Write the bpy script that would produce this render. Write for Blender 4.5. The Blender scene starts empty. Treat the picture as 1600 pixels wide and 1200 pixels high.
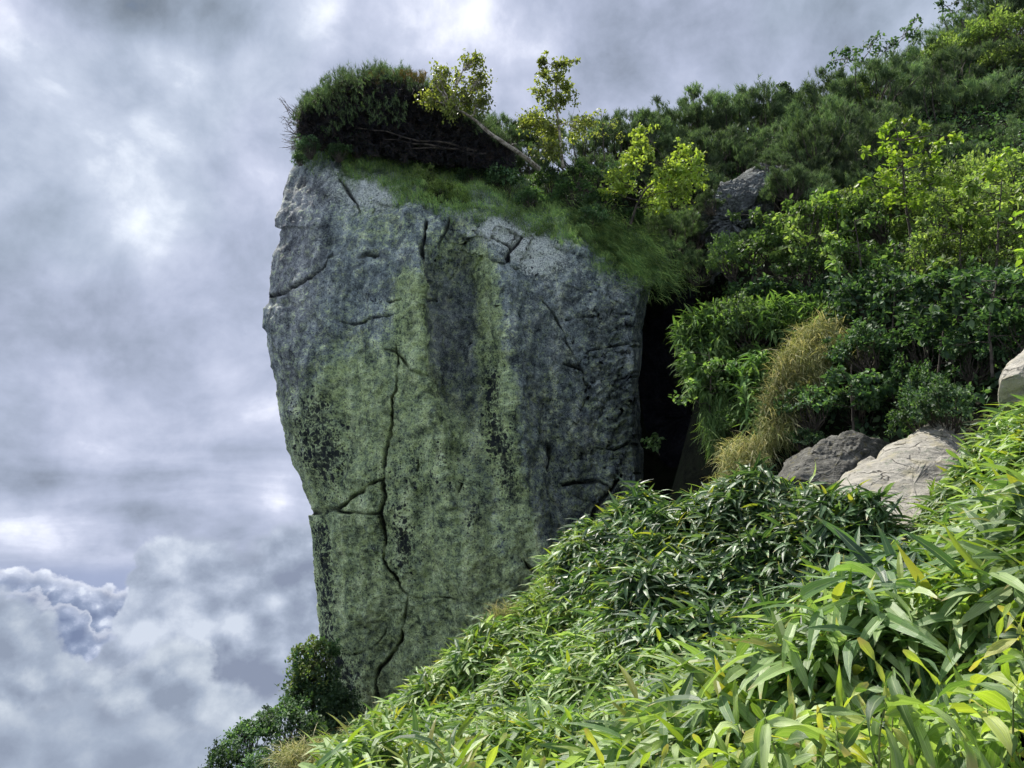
import bpy, math, random
import numpy as np
from mathutils import Vector, Matrix

# ------------------------------------------------------------------ camera, world, sun
SC = bpy.context.scene
COL = SC.collection
PITCH = math.radians(13.4)
F = 1256.0
cd = bpy.data.cameras.new("camera")
cam = bpy.data.objects.new("camera", cd)
COL.objects.link(cam)
cam.location = (0, 0, 0)
cam.rotation_euler = (math.pi / 2 + PITCH, 0, 0)
cd.sensor_width = 36.0
cd.lens = F / 1600 * 36.0
cd.clip_start = 0.05
cd.clip_end = 5000
SC.camera = cam
SC.view_settings.view_transform = 'Standard'
SC.view_settings.look = 'None'
SC.view_settings.exposure = 0.42
SC.view_settings.gamma = 1.0
SC.view_settings.use_curve_mapping = False
SC.render.engine = 'CYCLES'
SC.cycles.use_denoising = True
SC.cycles.max_bounces = 5
SC.cycles.diffuse_bounces = 2
SC.cycles.use_adaptive_sampling = True
SC.cycles.adaptive_threshold = 0.03
SC.cycles.glossy_bounces = 2
SC.cycles.transmission_bounces = 4
SC.cycles.transparent_max_bounces = 4

SUN_AZ = math.radians(-38)      # clockwise from the view direction (+Y) towards +X
SUN_EL = math.radians(62)
CP, SP = math.cos(PITCH), math.sin(PITCH)


def ray(px, py):
    a = (np.asarray(px, float) - 800) / F
    b = (600 - np.asarray(py, float)) / F
    return a, CP - b * SP, SP + b * CP


def P(px, py, Y):
    x, y, z = ray(px, py)
    s = np.asarray(Y, float) / y
    return np.stack(np.broadcast_arrays(x * s, y * s, z * s), -1)


def azel(px, py):
    x, y, z = ray(px, py)
    return math.atan2(x, y), math.asin(z / math.sqrt(x * x + y * y + z * z))


class NT:
    """small helper to write node trees as expressions"""
    def __init__(s, tree):
        s.t = tree

    def n(s, typ, ins=None, **kw):
        nd = s.t.nodes.new(typ)
        for k, v in kw.items():
            setattr(nd, k, v)
        for k, v in (ins or {}).items():
            sock = nd.inputs[k]
            if isinstance(v, bpy.types.NodeSocket):
                s.t.links.new(v, sock)
            else:
                sock.default_value = v
        return nd

    def m(s, op, *a, clamp=False):
        nd = s.t.nodes.new('ShaderNodeMath')
        nd.operation = op
        nd.use_clamp = clamp
        for i, v in enumerate(a):
            if isinstance(v, bpy.types.NodeSocket):
                s.t.links.new(v, nd.inputs[i])
            else:
                nd.inputs[i].default_value = v
        return nd.outputs[0]

    def sstep(s, v, lo, hi, a=0.0, b=1.0):
        nd = s.n('ShaderNodeMapRange', {0: v, 1: lo, 2: hi, 3: a, 4: b})
        nd.interpolation_type = 'SMOOTHSTEP'
        return nd.outputs[0]

    def lin(s, v, lo, hi, a=0.0, b=1.0):
        return s.n('ShaderNodeMapRange', {0: v, 1: lo, 2: hi, 3: a, 4: b}).outputs[0]

    def mix(s, f, a, b, blend='MIX'):
        nd = s.t.nodes.new('ShaderNodeMix')
        nd.data_type = 'RGBA'
        nd.blend_type = blend
        for i, v in ((0, f), (6, a), (7, b)):
            if isinstance(v, bpy.types.NodeSocket):
                s.t.links.new(v, nd.inputs[i])
            elif i == 0:
                nd.inputs[i].default_value = v
            else:
                nd.inputs[i].default_value = (v[0], v[1], v[2], 1)
        return nd.outputs[2]

    def noise(s, vec, scale, detail=4, rough=0.5, dist=0.0, dims='3D'):
        return s.n('ShaderNodeTexNoise', {'Vector': vec, 'Scale': scale, 'Detail': detail, 'Roughness': rough,
                                          'Distortion': dist}, noise_dimensions=dims).outputs[0]

    def ramp(s, v, stops):
        nd = s.n('ShaderNodeValToRGB', {0: v})
        e = nd.color_ramp.elements
        while len(e) < len(stops):
            e.new(0.5)
        for i, (p, c) in enumerate(stops):
            e[i].position = p
            e[i].color = (c[0], c[1], c[2], 1)
        return nd.outputs[0]

    def vec(s, x, y, z):
        return s.n('ShaderNodeCombineXYZ', {0: x, 1: y, 2: z}).outputs[0]

    def curve(s, v, lo, hi, pts, vlo, vhi):
        """float curve: pts are (x, value) within lo..hi, value within vlo..vhi"""
        nd = s.t.nodes.new('ShaderNodeFloatCurve')
        c = nd.mapping.curves[0]
        q = [((x - lo) / (hi - lo), (y - vlo) / (vhi - vlo)) for x, y in pts]
        while len(c.points) < len(q):
            c.points.new(0.5, 0.5)
        for i, (x, y) in enumerate(q):
            c.points[i].location = (x, y)
        for q_ in c.points:
            q_.handle_type = 'AUTO_CLAMPED'
        nd.mapping.update()
        s.t.links.new(s.lin(v, lo, hi), nd.inputs['Value'])
        return s.lin(nd.outputs[0], 0.0, 1.0, vlo, vhi)


def make_world():
    w = bpy.data.worlds.new("World")
    SC.world = w
    w.use_nodes = True
    t = w.node_tree
    t.nodes.clear()
    N = NT(t)
    out = N.n('ShaderNodeOutputWorld')
    D = N.n('ShaderNodeTexCoord').outputs['Generated']
    D = N.n('ShaderNodeVectorMath', {0: D}, operation='NORMALIZE').outputs[0]
    sep = N.n('ShaderNodeSeparateXYZ', {0: D})
    x, y, z = sep.outputs
    az = N.m('ARCTAN2', x, y)
    el = N.m('ARCSINE', z)
    sky = N.n('ShaderNodeTexSky', sky_type='NISHITA', sun_disc=False)
    sky.sun_elevation = SUN_EL
    sky.sun_rotation = SUN_AZ
    sky.altitude = 1900
    # --- high cloud deck seen in perspective
    zz = N.m('ADD', N.m('MAXIMUM', z, 0.0), 0.16)
    q = N.vec(N.m('DIVIDE', x, zz), N.m('DIVIDE', y, zz), 3.7)
    n1 = N.noise(q, 1.05, 6, 0.52, 0.35)
    n2 = N.noise(N.vec(N.m('MULTIPLY', az, 1.0), N.m('MULTIPLY', el, 1.15), 9.1), 4.6, 7, 0.55, 0.35)
    n3 = N.noise(N.vec(N.m('ADD', az, 3.0), N.m('MULTIPLY', el, 1.1), 2.3), 13.0, 6, 0.58, 0.2)
    v = N.m('ADD', N.m('MULTIPLY', n1, 0.34), N.m('ADD', N.m('MULTIPLY', n2, 0.44), N.m('MULTIPLY', n3, 0.22)))

    def blob(px, py, sx, sy, amt):
        a0, e0 = azel(px, py)
        da = N.m('DIVIDE', N.m('SUBTRACT', az, a0), sx / F)
        de = N.m('DIVIDE', N.m('SUBTRACT', el, e0), sy / F)
        r = N.m('ADD', N.m('MULTIPLY', da, da), N.m('MULTIPLY', de, de))
        return N.m('MULTIPLY', N.m('EXPONENT', N.m('MULTIPLY', r, -1.0)), amt)
    for b in ((340, 20, 170, 60, -0.13), (170, 10, 90, 40, -0.10), (490, 20, 50, 50, 0.10), (700, 60, 130, 70, 0.09),
              (600, 120, 60, 50, -0.04), (760, 20, 40, 30, 0.05), (830, 40, 50, 30, -0.05), (250, 80, 60, 40, 0.06), (20, 60, 60, 40, 0.05), (60, 90, 80, 60, 0.04), (390, 520, 180, 120, 0.035), (40, 520, 120, 160, -0.03),
              (90, 830, 170, 22, 0.085), (430, 770, 80, 60, 0.075), (60, 750, 260, 30, -0.02), (300, 700, 200, 25, -0.03),
              (860, 60, 60, 60, 0.05), (960, 90, 60, 90, -0.04), (1300, 60, 200, 100, -0.02), (420, 640, 90, 60, 0.05), (250, 330, 60, 120, 0.03), (60, 300, 70, 90, -0.025), (330, 420, 70, 40, 0.04), (160, 620, 120, 30, 0.03), (230, 800, 120, 16, -0.05)):
        v = N.m('ADD', v, blob(*b))
    deck = N.ramp(v, [(0.34, (0.150, 0.182, 0.225)), (0.43, (0.255, 0.305, 0.385)), (0.50, (0.345, 0.40, 0.505)),
                      (0.57, (0.455, 0.51, 0.62)), (0.66, (0.76, 0.81, 0.89))])
    hue = N.noise(D, 3.0, 3, 0.5)
    deck = N.mix(N.sstep(hue, 0.42, 0.6), deck, N.mix(1.0, deck, (1.03, 0.995, 1.03), 'MULTIPLY'))

    # --- cumulus banks near and below the horizon
    AL, AH = -math.pi, math.pi
    VL, VH = -0.6, 0.2

    def bank(pts, seed, amp, scale, soft, rim_w, rim_g, cols, under, gain=2.2, rmask=None):
        pp = [azel(*p) for p in pts]
        e0, e1 = pp[0][1], pp[-1][1]
        pp = [(AL, e0)] + pp + [(pp[-1][0] + 0.5, e1), (AH, e1)]
        wv = N.vec(az, el, seed + 20.0)
        wa = N.m('ADD', N.m('MULTIPLY', N.m('SUBTRACT', N.noise(wv, 9.0, 3, 0.5), 0.5), 0.13), N.m('MULTIPLY', N.m('SUBTRACT', N.noise(wv, 34.0, 4, 0.6), 0.5), 0.05))
        E = N.curve(N.m('ADD', az, wa), AL, AH, pp, VL, VH)
        pv = N.vec(az, N.m('MULTIPLY', el, 1.15), seed)
        nb = N.noise(pv, scale, 8, 0.6, 0.15)
        vb = N.n('ShaderNodeTexVoronoi', {'Vector': N.n('ShaderNodeVectorMath', {0: pv, 1: N.n('ShaderNodeTexNoise', {'Vector': pv, 'Scale': scale * 1.4, 'Detail': 4}).outputs[1]}, operation='MULTIPLY_ADD').outputs[0]
                                          if False else pv, 'Scale': scale * 1.6, 'Smoothness': 0.6}, feature='SMOOTH_F1').outputs[0]
        puff = N.m('SUBTRACT', N.m('MULTIPLY', N.m('SUBTRACT', nb, 0.5), 1.6), N.m('MULTIPLY', N.m('SUBTRACT', vb, 0.4), 0.6))
        d = N.m('ADD', N.m('SUBTRACT', E, el), N.m('MULTIPLY', puff, amp))
        mask = N.sstep(d, 0.0, soft)
        off = N.n('ShaderNodeVectorMath', {0: pv, 1: (0.10 / scale, 0.42 / scale, 0)}, operation='ADD').outputs[0]
        nb2 = N.noise(off, scale, 8, 0.6, 0.15)
        vb2 = N.n('ShaderNodeTexVoronoi', {'Vector': off, 'Scale': scale * 1.6, 'Smoothness': 0.6}, feature='SMOOTH_F1').outputs[0]
        sh = N.m('SUBTRACT', N.m('SUBTRACT', nb, nb2), N.m('MULTIPLY', N.m('SUBTRACT', vb, vb2), 0.45))
        big = N.noise(pv, scale * 0.42, 3, 0.5)
        s = N.m('ADD', N.m('ADD', 0.5, N.m('MULTIPLY', sh, gain)), N.m('MULTIPLY', N.m('SUBTRACT', big, 0.5), 1.6))
        colr = N.ramp(s, cols)
        rim = N.m('MULTIPLY', N.m('EXPONENT', N.m('DIVIDE', N.m('MULTIPLY', N.m('MAXIMUM', d, 0.0), -1.0), rim_w)), rim_g)
        if rmask is not None:
            rim = N.m('MULTIPLY', rim, rmask)
        rim = N.m('MINIMUM', rim, 1.0)
        colr = N.mix(rim, colr, (0.90, 0.92, 0.98))
        return N.mix(mask, under, colr)

    grey = [(0.2, (0.20, 0.235, 0.32)), (0.45, (0.265, 0.31, 0.40)), (0.65, (0.34, 0.39, 0.49)), (0.95, (0.50, 0.55, 0.64))]
    dark = [(0.1, (0.15, 0.19, 0.30)), (0.5, (0.22, 0.27, 0.39)), (0.8, (0.36, 0.41, 0.54)), (1.0, (0.55, 0.6, 0.7))]
    pale = [(0.15, (0.22, 0.26, 0.34)), (0.45, (0.29, 0.34, 0.43)), (0.68, (0.38, 0.43, 0.51)), (0.98, (0.50, 0.55, 0.62))]
    under = deck
    # thin dark band and blue gap at the horizon, behind the lit heads
    gap = N.sstep(el, azel(200, 905)[1], azel(200, 868)[1], 1.0, 0.0)
    under = N.mix(N.m('MULTIPLY', gap, 0.85), under, (0.27, 0.32, 0.47))
    c = bank([(-60, 876), (20, 880), (70, 886), (120, 900), (165, 912), (185, 918), (215, 920), (245, 945), (275, 1010)],
             5.1, 0.020, 36.0, 0.006, 0.0050, 1.1, dark, under, 1.6)
    c = bank([(-60, 905), (60, 925), (120, 960), (160, 985), (200, 965), (240, 962), (260, 1010)],
             8.6, 0.020, 34.0, 0.006, 0.004, 1.1, dark, c, 1.6)
    c = bank([(0, 1180), (110, 1080), (180, 960), (225, 870), (275, 818), (330, 818), (380, 845), (430, 818), (480, 808), (540, 815), (700, 830)],
             1.7, 0.045, 15.0, 0.022, 0.009, 0.22, grey, c, 1.3)
    c = bank([(-200, 890), (-40, 905), (30, 925), (80, 955), (120, 1000), (150, 1035), (200, 1020), (260, 985), (300, 985), (350, 1020), (410, 1060), (480, 1050), (700, 1000)],
             3.9, 0.040, 17.0, 0.018, 0.007, 0.26, pale, c, 1.35)
    c = bank([(-300, 1080), (0, 1120), (60, 1090), (130, 1060), (190, 1090), (230, 1110), (330, 1120), (420, 1100), (520, 1130), (700, 1100)],
             12.3, 0.030, 13.0, 0.02, 0.008, 0.16, pale, c, 1.0)
    # open gaps where the blue of the real sky shows
    clear = N.m('MULTIPLY', N.sstep(v, 0.26, 0.36, 1.0, 0.0), N.sstep(el, 0.15, 0.3))
    bgc = N.n('ShaderNodeBackground', {0: c, 1: 1.0})
    bgd = N.n('ShaderNodeBackground', {0: deck, 1: 1.0})
    bgl = N.n('ShaderNodeBackground', {0: (0.27, 0.31, 0.39, 1), 1: 1.0})
    low = N.n('ShaderNodeMixShader', {0: N.sstep(el, -0.5, -0.32, 1.0, 0.0), 1: bgc.outputs[0], 2: bgl.outputs[0]})
    bg1 = N.n('ShaderNodeMixShader', {0: N.sstep(el, 0.10, 0.125), 1: low.outputs[0], 2: bgd.outputs[0]})
    bg2 = N.n('ShaderNodeBackground', {0: sky.outputs[0], 1: 0.08})
    mx = N.n('ShaderNodeMixShader', {0: clear, 1: bg1.outputs[0], 2: bg2.outputs[0]})
    t.links.new(mx.outputs[0], out.inputs[0])
    w.cycles.sampling_method = 'MANUAL'
    w.cycles.sample_map_resolution = 512


make_world()
sl = bpy.data.lights.new("sun", 'SUN')
sl.energy = 5.0
sl.angle = math.radians(0.5)
sl.color = (1.0, 0.95, 0.86)
sun = bpy.data.objects.new("sun", sl)
COL.objects.link(sun)
sd = Vector((math.sin(SUN_AZ) * math.cos(SUN_EL), math.cos(SUN_AZ) * math.cos(SUN_EL), math.sin(SUN_EL)))
sun.rotation_euler = sd.to_track_quat('Z', 'Y').to_euler()

# ------------------------------------------------------------------ helpers
RNG = np.random.default_rng(7)
random.seed(7)


def tag(o, label=None, cat=None, group=None, kind=None):
    for k, v in (('label', label), ('category', cat), ('group', group), ('kind', kind)):
        if v:
            o[k] = v
    return o


def build_mesh(name, V, faces, mats=None, smooth=False, attrs=None):
    """V (n,3); faces: list of int arrays (m,k)"""
    me = bpy.data.meshes.new(name)
    V = np.asarray(V, np.float32)
    faces = [np.asarray(f, np.int32) for f in faces if len(f)]
    nl = sum(f.size for f in faces)
    nf = sum(len(f) for f in faces)
    me.vertices.add(len(V))
    me.vertices.foreach_set('co', V.ravel())
    me.loops.add(nl)
    me.loops.foreach_set('vertex_index', np.concatenate([f.ravel() for f in faces]))
    me.polygons.add(nf)
    tot = np.concatenate([np.full(len(f), f.shape[1], np.int32) for f in faces])
    st = np.concatenate([[0], np.cumsum(tot)[:-1]]).astype(np.int32)
    me.polygons.foreach_set('loop_start', st)
    me.polygons.foreach_set('loop_total', tot)
    me.polygons.foreach_set('use_smooth', np.full(nf, smooth))
    for k, a in (attrs or {}).items():
        at = me.attributes.new(k, 'FLOAT', 'POINT')
        at.data.foreach_set('value', np.asarray(a, np.float32).ravel())
    me.update(calc_edges=True)
    me.validate()
    if mats:
        me.materials.append(mats)
    return me


def link(name, me, parent=None, loc=None):
    o = bpy.data.objects.new(name, me)
    COL.objects.link(o)
    if parent is not None:
        o.parent = parent
    if loc is not None:
        o.location = loc
    return o


def hash3(ix, iy, iz, s):
    h = (ix * 374761393 + iy * 668265263 + iz * 2147483647 + s * 1274126177) & 0xFFFFFFFF
    h = ((h ^ (h >> 13)) * 1274126177) & 0xFFFFFFFF
    h = ((h ^ (h >> 16)) * 2246822519) & 0xFFFFFFFF
    return ((h ^ (h >> 15)) & 0xFFFFFF) / float(0xFFFFFF)


def vnoise(p, s=0):
    p = np.asarray(p, float)
    i = np.floor(p).astype(np.int64)
    f = p - i
    f = f * f * f * (f * (f * 6 - 15) + 10)
    r = 0
    for dx in (0, 1):
        wx = f[..., 0] if dx else 1 - f[..., 0]
        for dy in (0, 1):
            wy = f[..., 1] if dy else 1 - f[..., 1]
            for dz in (0, 1):
                wz = f[..., 2] if dz else 1 - f[..., 2]
                r = r + wx * wy * wz * hash3(i[..., 0] + dx, i[..., 1] + dy, i[..., 2] + dz, s)
    return r * 2 - 1


ROT = np.array([[0.36, 0.48, -0.8], [-0.8, 0.6, 0.0], [0.48, 0.64, 0.6]])


def fbm(p, octs=4, s=0, gain=0.5, ridged=False):
    p = np.asarray(p, float)
    a, t, tot = 1.0, 0, 0
    for o in range(octs):
        n = vnoise(p, s + o)
        if ridged:
            n = 1 - 2 * np.abs(n)
        t = t + n * a
        tot += a
        a *= gain
        p = p @ ROT.T * 2.03 + 7.1
    return t / tot


def sst(a, b, x):
    t = np.clip((x - a) / (b - a), 0, 1)
    return t * t * (3 - 2 * t)


def nrm(v):
    return v / np.maximum(np.linalg.norm(v, axis=-1, keepdims=True), 1e-9)


# ------------------------------------------------------------------ materials
def mat(name):
    m = bpy.data.materials.new(name)
    m.use_nodes = True
    t = m.node_tree
    t.nodes.clear()
    return m, NT(t), t.nodes.new('ShaderNodeOutputMaterial')


def leaf_material(name, cols, rough=0.45, spec=0.4, trans=0.35, per='island', tcol=(1.6, 1.9, 0.7), obj_var=0.25, veins=False, vlo=0.68, vhi=1.3, vsc=1.3):
    m, N, out = mat(name)
    geo = N.n('ShaderNodeNewGeometry')
    oi = N.n('ShaderNodeObjectInfo')
    r = geo.outputs['Random Per Island'] if per == 'island' else oi.outputs['Random']
    k = len(cols)
    base = N.ramp(r, [((i + 0.0) / max(1, k - 1), c) for i, c in enumerate(cols)])
    big = N.noise(geo.outputs['Position'], vsc, 4, 0.6)
    var = N.lin(big, 0.33, 0.67, vlo, vhi)
    ob = N.lin(oi.outputs['Random'], 0, 1, 1 - obj_var, 1 + obj_var)
    f = N.m('MULTIPLY', var, ob)
    vs = N.n('ShaderNodeVectorMath', {0: base, 'Scale': f}, operation='SCALE').outputs[0]
    h = None
    if veins:
        ac = N.n('ShaderNodeAttribute', attribute_name='across').outputs['Fac']
        al = N.n('ShaderNodeAttribute', attribute_name='along').outputs['Fac']
        h = N.noise(N.vec(N.m('MULTIPLY', ac, 9.0), N.m('MULTIPLY', al, 0.7), N.m('MULTIPLY', r, 50.0)), 1.6, 3, 0.6)
        vs = N.mix(1.0, vs, N.ramp(h, [(0.35, (0.68, 0.72, 0.66)), (0.65, (1.25, 1.22, 1.3))]), 'MULTIPLY')
        rib = N.sstep(N.m('ABSOLUTE', ac), 0.05, 0.14, 1.0, 0.0)
        vs = N.mix(N.m('MULTIPLY', rib, 0.45), vs, (0.42, 0.50, 0.24))
        tip = N.m('MULTIPLY', N.sstep(N.m('ADD', al, N.m('MULTIPLY', h, 0.25)), 0.93, 1.08), N.sstep(r, 0.55, 0.75))
        vs = N.mix(tip, vs, (0.50, 0.42, 0.20))
    b = N.n('ShaderNodeBsdfPrincipled', {'Base Color': vs, 'Roughness': rough, 'Specular IOR Level': spec})
    if veins:
        bp = N.n('ShaderNodeBump', {'Height': h, 'Strength': 0.5, 'Distance': 0.002})
        m.node_tree.links.new(bp.outputs[0], b.inputs['Normal'])
    tc = N.mix(1.0, vs, tcol, 'MULTIPLY')
    tr = N.n('ShaderNodeBsdfTranslucent', {'Color': tc})
    mx = N.n('ShaderNodeMixShader', {0: trans, 1: b.outputs[0], 2: tr.outputs[0]})
    m.node_tree.links.new(mx.outputs[0], out.inputs[0])
    return m


def bark_material(name, c1, c2, scale=8.0, band=False):
    m, N, out = mat(name)
    geo = N.n('ShaderNodeNewGeometry')
    n = N.noise(geo.outputs['Position'], scale, 5, 0.6)
    col = N.mix(N.sstep(n, 0.38, 0.62), c1, c2)
    b = N.n('ShaderNodeBsdfPrincipled', {'Base Color': col, 'Roughness': 0.85})
    bp = N.n('ShaderNodeBump', {'Height': n, 'Strength': 0.5, 'Distance': 0.01})
    m.node_tree.links.new(bp.outputs[0], b.inputs['Normal'])
    m.node_tree.links.new(b.outputs[0], out.inputs[0])
    return m


def stone_material(name, c_dark, c_mid, c_light, lichen=None, scale=1.0, warm=None):
    m, N, out = mat(name)
    geo = N.n('ShaderNodeNewGeometry')
    p = geo.outputs['Position']
    n1 = N.noise(p, 1.4 * scale, 6, 0.6, 0.3)
    n2 = N.noise(p, 9 * scale, 6, 0.65)
    n3 = N.noise(p, 45 * scale, 4, 0.6)
    v = N.m('ADD', N.m('MULTIPLY', n1, 0.4), N.m('ADD', N.m('MULTIPLY', n2, 0.38), N.m('MULTIPLY', n3, 0.22)))
    col = N.ramp(v, [(0.36, c_dark), (0.5, c_mid), (0.64, c_light)])
    if warm:
        col = N.mix(N.sstep(N.noise(p, 2.6 * scale, 4), 0.5, 0.66), col, warm)
    if lichen:
        col = N.mix(N.sstep(N.noise(p, 5 * scale, 6, 0.7), 0.56, 0.64), col, lichen)
    # layered bedding lines
    w = N.n('ShaderNodeTexWave', {'Vector': p, 'Scale': 2.2 * scale, 'Distortion': 9.0, 'Detail': 4, 'Detail Scale': 1.4}, bands_direction='Z').outputs[1]
    # joints: thin dark fractures
    dp = N.n('ShaderNodeVectorMath', {0: p, 1: N.n('ShaderNodeVectorMath', {0: N.n('ShaderNodeTexNoise', {'Vector': p, 'Scale': 2.5, 'Detail': 4}).outputs[1], 'Scale': 0.5}, operation='SCALE').outputs[0]}, operation='ADD').outputs[0]
    jv = N.n('ShaderNodeTexVoronoi', {'Vector': N.n('ShaderNodeMapping', {'Vector': dp, 'Rotation': (0.5, 0.6, 0.2), 'Scale': (0.9, 1.2, 2.6)}).outputs[0], 'Scale': 1.1 * scale}, feature='DISTANCE_TO_EDGE').outputs[0]
    jt = N.m('MULTIPLY', N.sstep(jv, 0.0, 0.035, 1.0, 0.0), N.sstep(n1, 0.42, 0.58))
    col = N.mix(N.m('MULTIPLY', jt, 0.8), col, (0.04, 0.036, 0.03))
    b = N.n('ShaderNodeBsdfPrincipled', {'Base Color': col, 'Roughness': 0.9, 'Specular IOR Level': 0.25})
    h = N.m('SUBTRACT', N.m('ADD', N.m('MULTIPLY', v, 1.0), N.m('MULTIPLY', w, 0.12)), N.m('MULTIPLY', jt, 0.5))
    bp = N.n('ShaderNodeBump', {'Height': h, 'Strength': 0.9, 'Distance': 0.05})
    m.node_tree.links.new(bp.outputs[0], b.inputs['Normal'])
    m.node_tree.links.new(b.outputs[0], out.inputs[0])
    return m


def tower_material():
    m, N, out = mat("lichened rock")
    p = N.n('ShaderNodeNewGeometry').outputs['Position']

    def at(k):
        return N.n('ShaderNodeAttribute', attribute_name=k).outputs['Fac']
    g, dk, pl, cr, st = at('green'), at('black'), at('pale'), at('crack'), at('purple')
    mp = N.n('ShaderNodeMapping', {'Vector': p, 'Scale': (1, 1, 0.35)}).outputs[0]
    streak = N.noise(mp, 3.2, 6, 0.62, 0.4)
    n2 = N.noise(p, 7.0, 6, 0.66)
    n3 = N.noise(p, 30.0, 5, 0.65)
    n4 = N.noise(p, 75.0, 3, 0.6)
    v = N.m('ADD', N.m('MULTIPLY', streak, 0.37), N.m('ADD', N.m('MULTIPLY', n2, 0.28), N.m('ADD', N.m('MULTIPLY', n3, 0.25), N.m('MULTIPLY', n4, 0.10))))
    grey = N.ramp(v, [(0.41, (0.065, 0.083, 0.088)), (0.465, (0.215, 0.26, 0.27)), (0.525, (0.37, 0.425, 0.425)), (0.59, (0.78, 0.83, 0.77))])
    purp = N.ramp(v, [(0.42, (0.11, 0.11, 0.12)), (0.5, (0.33, 0.325, 0.34)), (0.59, (0.66, 0.64, 0.63))])
    grey = N.mix(N.m('MULTIPLY', st, 0.6), grey, purp)
    green = N.ramp(v, [(0.41, (0.075, 0.10, 0.06)), (0.465, (0.27, 0.345, 0.18)), (0.52, (0.46, 0.56, 0.29)), (0.58, (0.84, 0.93, 0.54))])
    gm = N.m('ADD', N.m('MULTIPLY', g, 1.15), N.m('ADD', N.m('MULTIPLY', N.m('SUBTRACT', n2, 0.5), 3.2), N.m('MULTIPLY', N.m('SUBTRACT', n3, 0.5), 2.6)))
    col = N.mix(N.m('MULTIPLY', N.sstep(gm, 0.08, 0.95), 0.92), grey, green)
    bn = N.noise(p, 2.4, 6, 0.68, 0.6)
    blotch = N.sstep(bn, 0.36, 0.56, 0.55, 1.15)
    col = N.n('ShaderNodeVectorMath', {0: col, 'Scale': N.m('MULTIPLY', blotch, N.m('SUBTRACT', 1.0, N.m('MULTIPLY', at('damp_shade'), 0.38)))}, operation='SCALE').outputs[0]
    # bright yellow-green crust where the lichen is densest
    ym = N.m('MULTIPLY', N.sstep(N.noise(p, 7.0, 6, 0.7), 0.47, 0.60), N.sstep(g, 0.6, 0.97))
    col = N.mix(N.m('MULTIPLY', ym, 0.75), col, N.ramp(n3, [(0.38, (0.30, 0.38, 0.15)), (0.58, (0.66, 0.78, 0.36))]))
    # pale crust
    pm = N.m('ADD', pl, N.m('MULTIPLY', N.m('SUBTRACT', N.noise(p, 16.0, 5, 0.7), 0.5), 2.4))
    col = N.mix(N.sstep(pm, 0.42, 0.82), col, N.ramp(n3, [(0.40, (0.34, 0.39, 0.36)), (0.55, (0.80, 0.84, 0.76))]))
    # scattered small pale flecks everywhere
    fl = N.sstep(N.noise(p, 38.0, 3, 0.6), 0.64, 0.70)
    col = N.mix(N.m('MULTIPLY', fl, 0.7), col, (0.72, 0.76, 0.68))
    # black lichen rosettes
    vo = N.n('ShaderNodeTexVoronoi', {'Vector': N.n('ShaderNodeVectorMath', {0: p, 1: N.n('ShaderNodeVectorMath', {0: N.n('ShaderNodeTexNoise', {'Vector': p, 'Scale': 14.0, 'Detail': 3}).outputs[1], 'Scale': 0.09}, operation='SCALE').outputs[0]}, operation='ADD').outputs[0], 'Scale': 9.0}, feature='F1')
    rnd = N.n('ShaderNodeSeparateColor', {0: vo.outputs[1]}).outputs[0]
    rad = N.m('MULTIPLY', N.m('SUBTRACT', N.m('MULTIPLY', dk, 0.92), rnd), 0.95)
    sp = N.sstep(N.m('SUBTRACT', rad, vo.outputs[0]), -0.04, 0.03)
    vo2 = N.n('ShaderNodeTexVoronoi', {'Vector': p, 'Scale': 21.0}, feature='F1')
    rnd2 = N.n('ShaderNodeSeparateColor', {0: vo2.outputs[1]}).outputs[0]
    rad2 = N.m('MULTIPLY', N.m('SUBTRACT', N.m('ADD', N.m('MULTIPLY', dk, 1.0), 0.17), rnd2), 0.9)
    sp2 = N.sstep(N.m('SUBTRACT', rad2, vo2.outputs[0]), -0.05, 0.05)
    vo3 = N.n('ShaderNodeTexVoronoi', {'Vector': p, 'Scale': 34.0}, feature='F1')
    rnd3 = N.n('ShaderNodeSeparateColor', {0: vo3.outputs[1]}).outputs[0]
    sp3 = N.sstep(N.m('SUBTRACT', N.m('MULTIPLY', N.m('SUBTRACT', 0.42, rnd3), 1.7), vo3.outputs[0]), -0.05, 0.08)
    spots = N.m('MAXIMUM', N.m('MAXIMUM', sp, N.m('MULTIPLY', sp2, 0.85)), N.m('MULTIPLY', sp3, 0.6))
    col = N.mix(N.m('MULTIPLY', spots, 0.95), col, (0.016, 0.019, 0.03))
    # cracks coloured near-black
    col = N.mix(N.m('MULTIPLY', cr, 0.92), col, (0.014, 0.015, 0.02))
    b = N.n('ShaderNodeBsdfPrincipled', {'Base Color': col, 'Roughness': 0.92, 'Specular IOR Level': 0.2})
    h = N.m('ADD', N.m('MULTIPLY', n2, 0.5), N.m('ADD', N.m('MULTIPLY', n3, 0.32), N.m('MULTIPLY', n4, 0.18)))
    bp = N.n('ShaderNodeBump', {'Height': h, 'Strength': 0.9, 'Distance': 0.07})
    m.node_tree.links.new(bp.outputs[0], b.inputs['Normal'])
    m.node_tree.links.new(b.outputs[0], out.inputs[0])
    return m


def soil_material():
    m, N, out = mat("dark soil with moss")
    p = N.n('ShaderNodeNewGeometry').outputs['Position']
    n = N.noise(p, 4.0, 6, 0.65)
    col = N.ramp(n, [(0.35, (0.012, 0.013, 0.010)), (0.52, (0.028, 0.030, 0.018)), (0.66, (0.020, 0.030, 0.014))])
    b = N.n('ShaderNodeBsdfPrincipled', {'Base Color': col, 'Roughness': 0.95, 'Specular IOR Level': 0.1})
    bp = N.n('ShaderNodeBump', {'Height': n, 'Strength': 1.0, 'Distance': 0.15})
    m.node_tree.links.new(bp.outputs[0], b.inputs['Normal'])
    m.node_tree.links.new(b.outputs[0], out.inputs[0])
    return m


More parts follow.
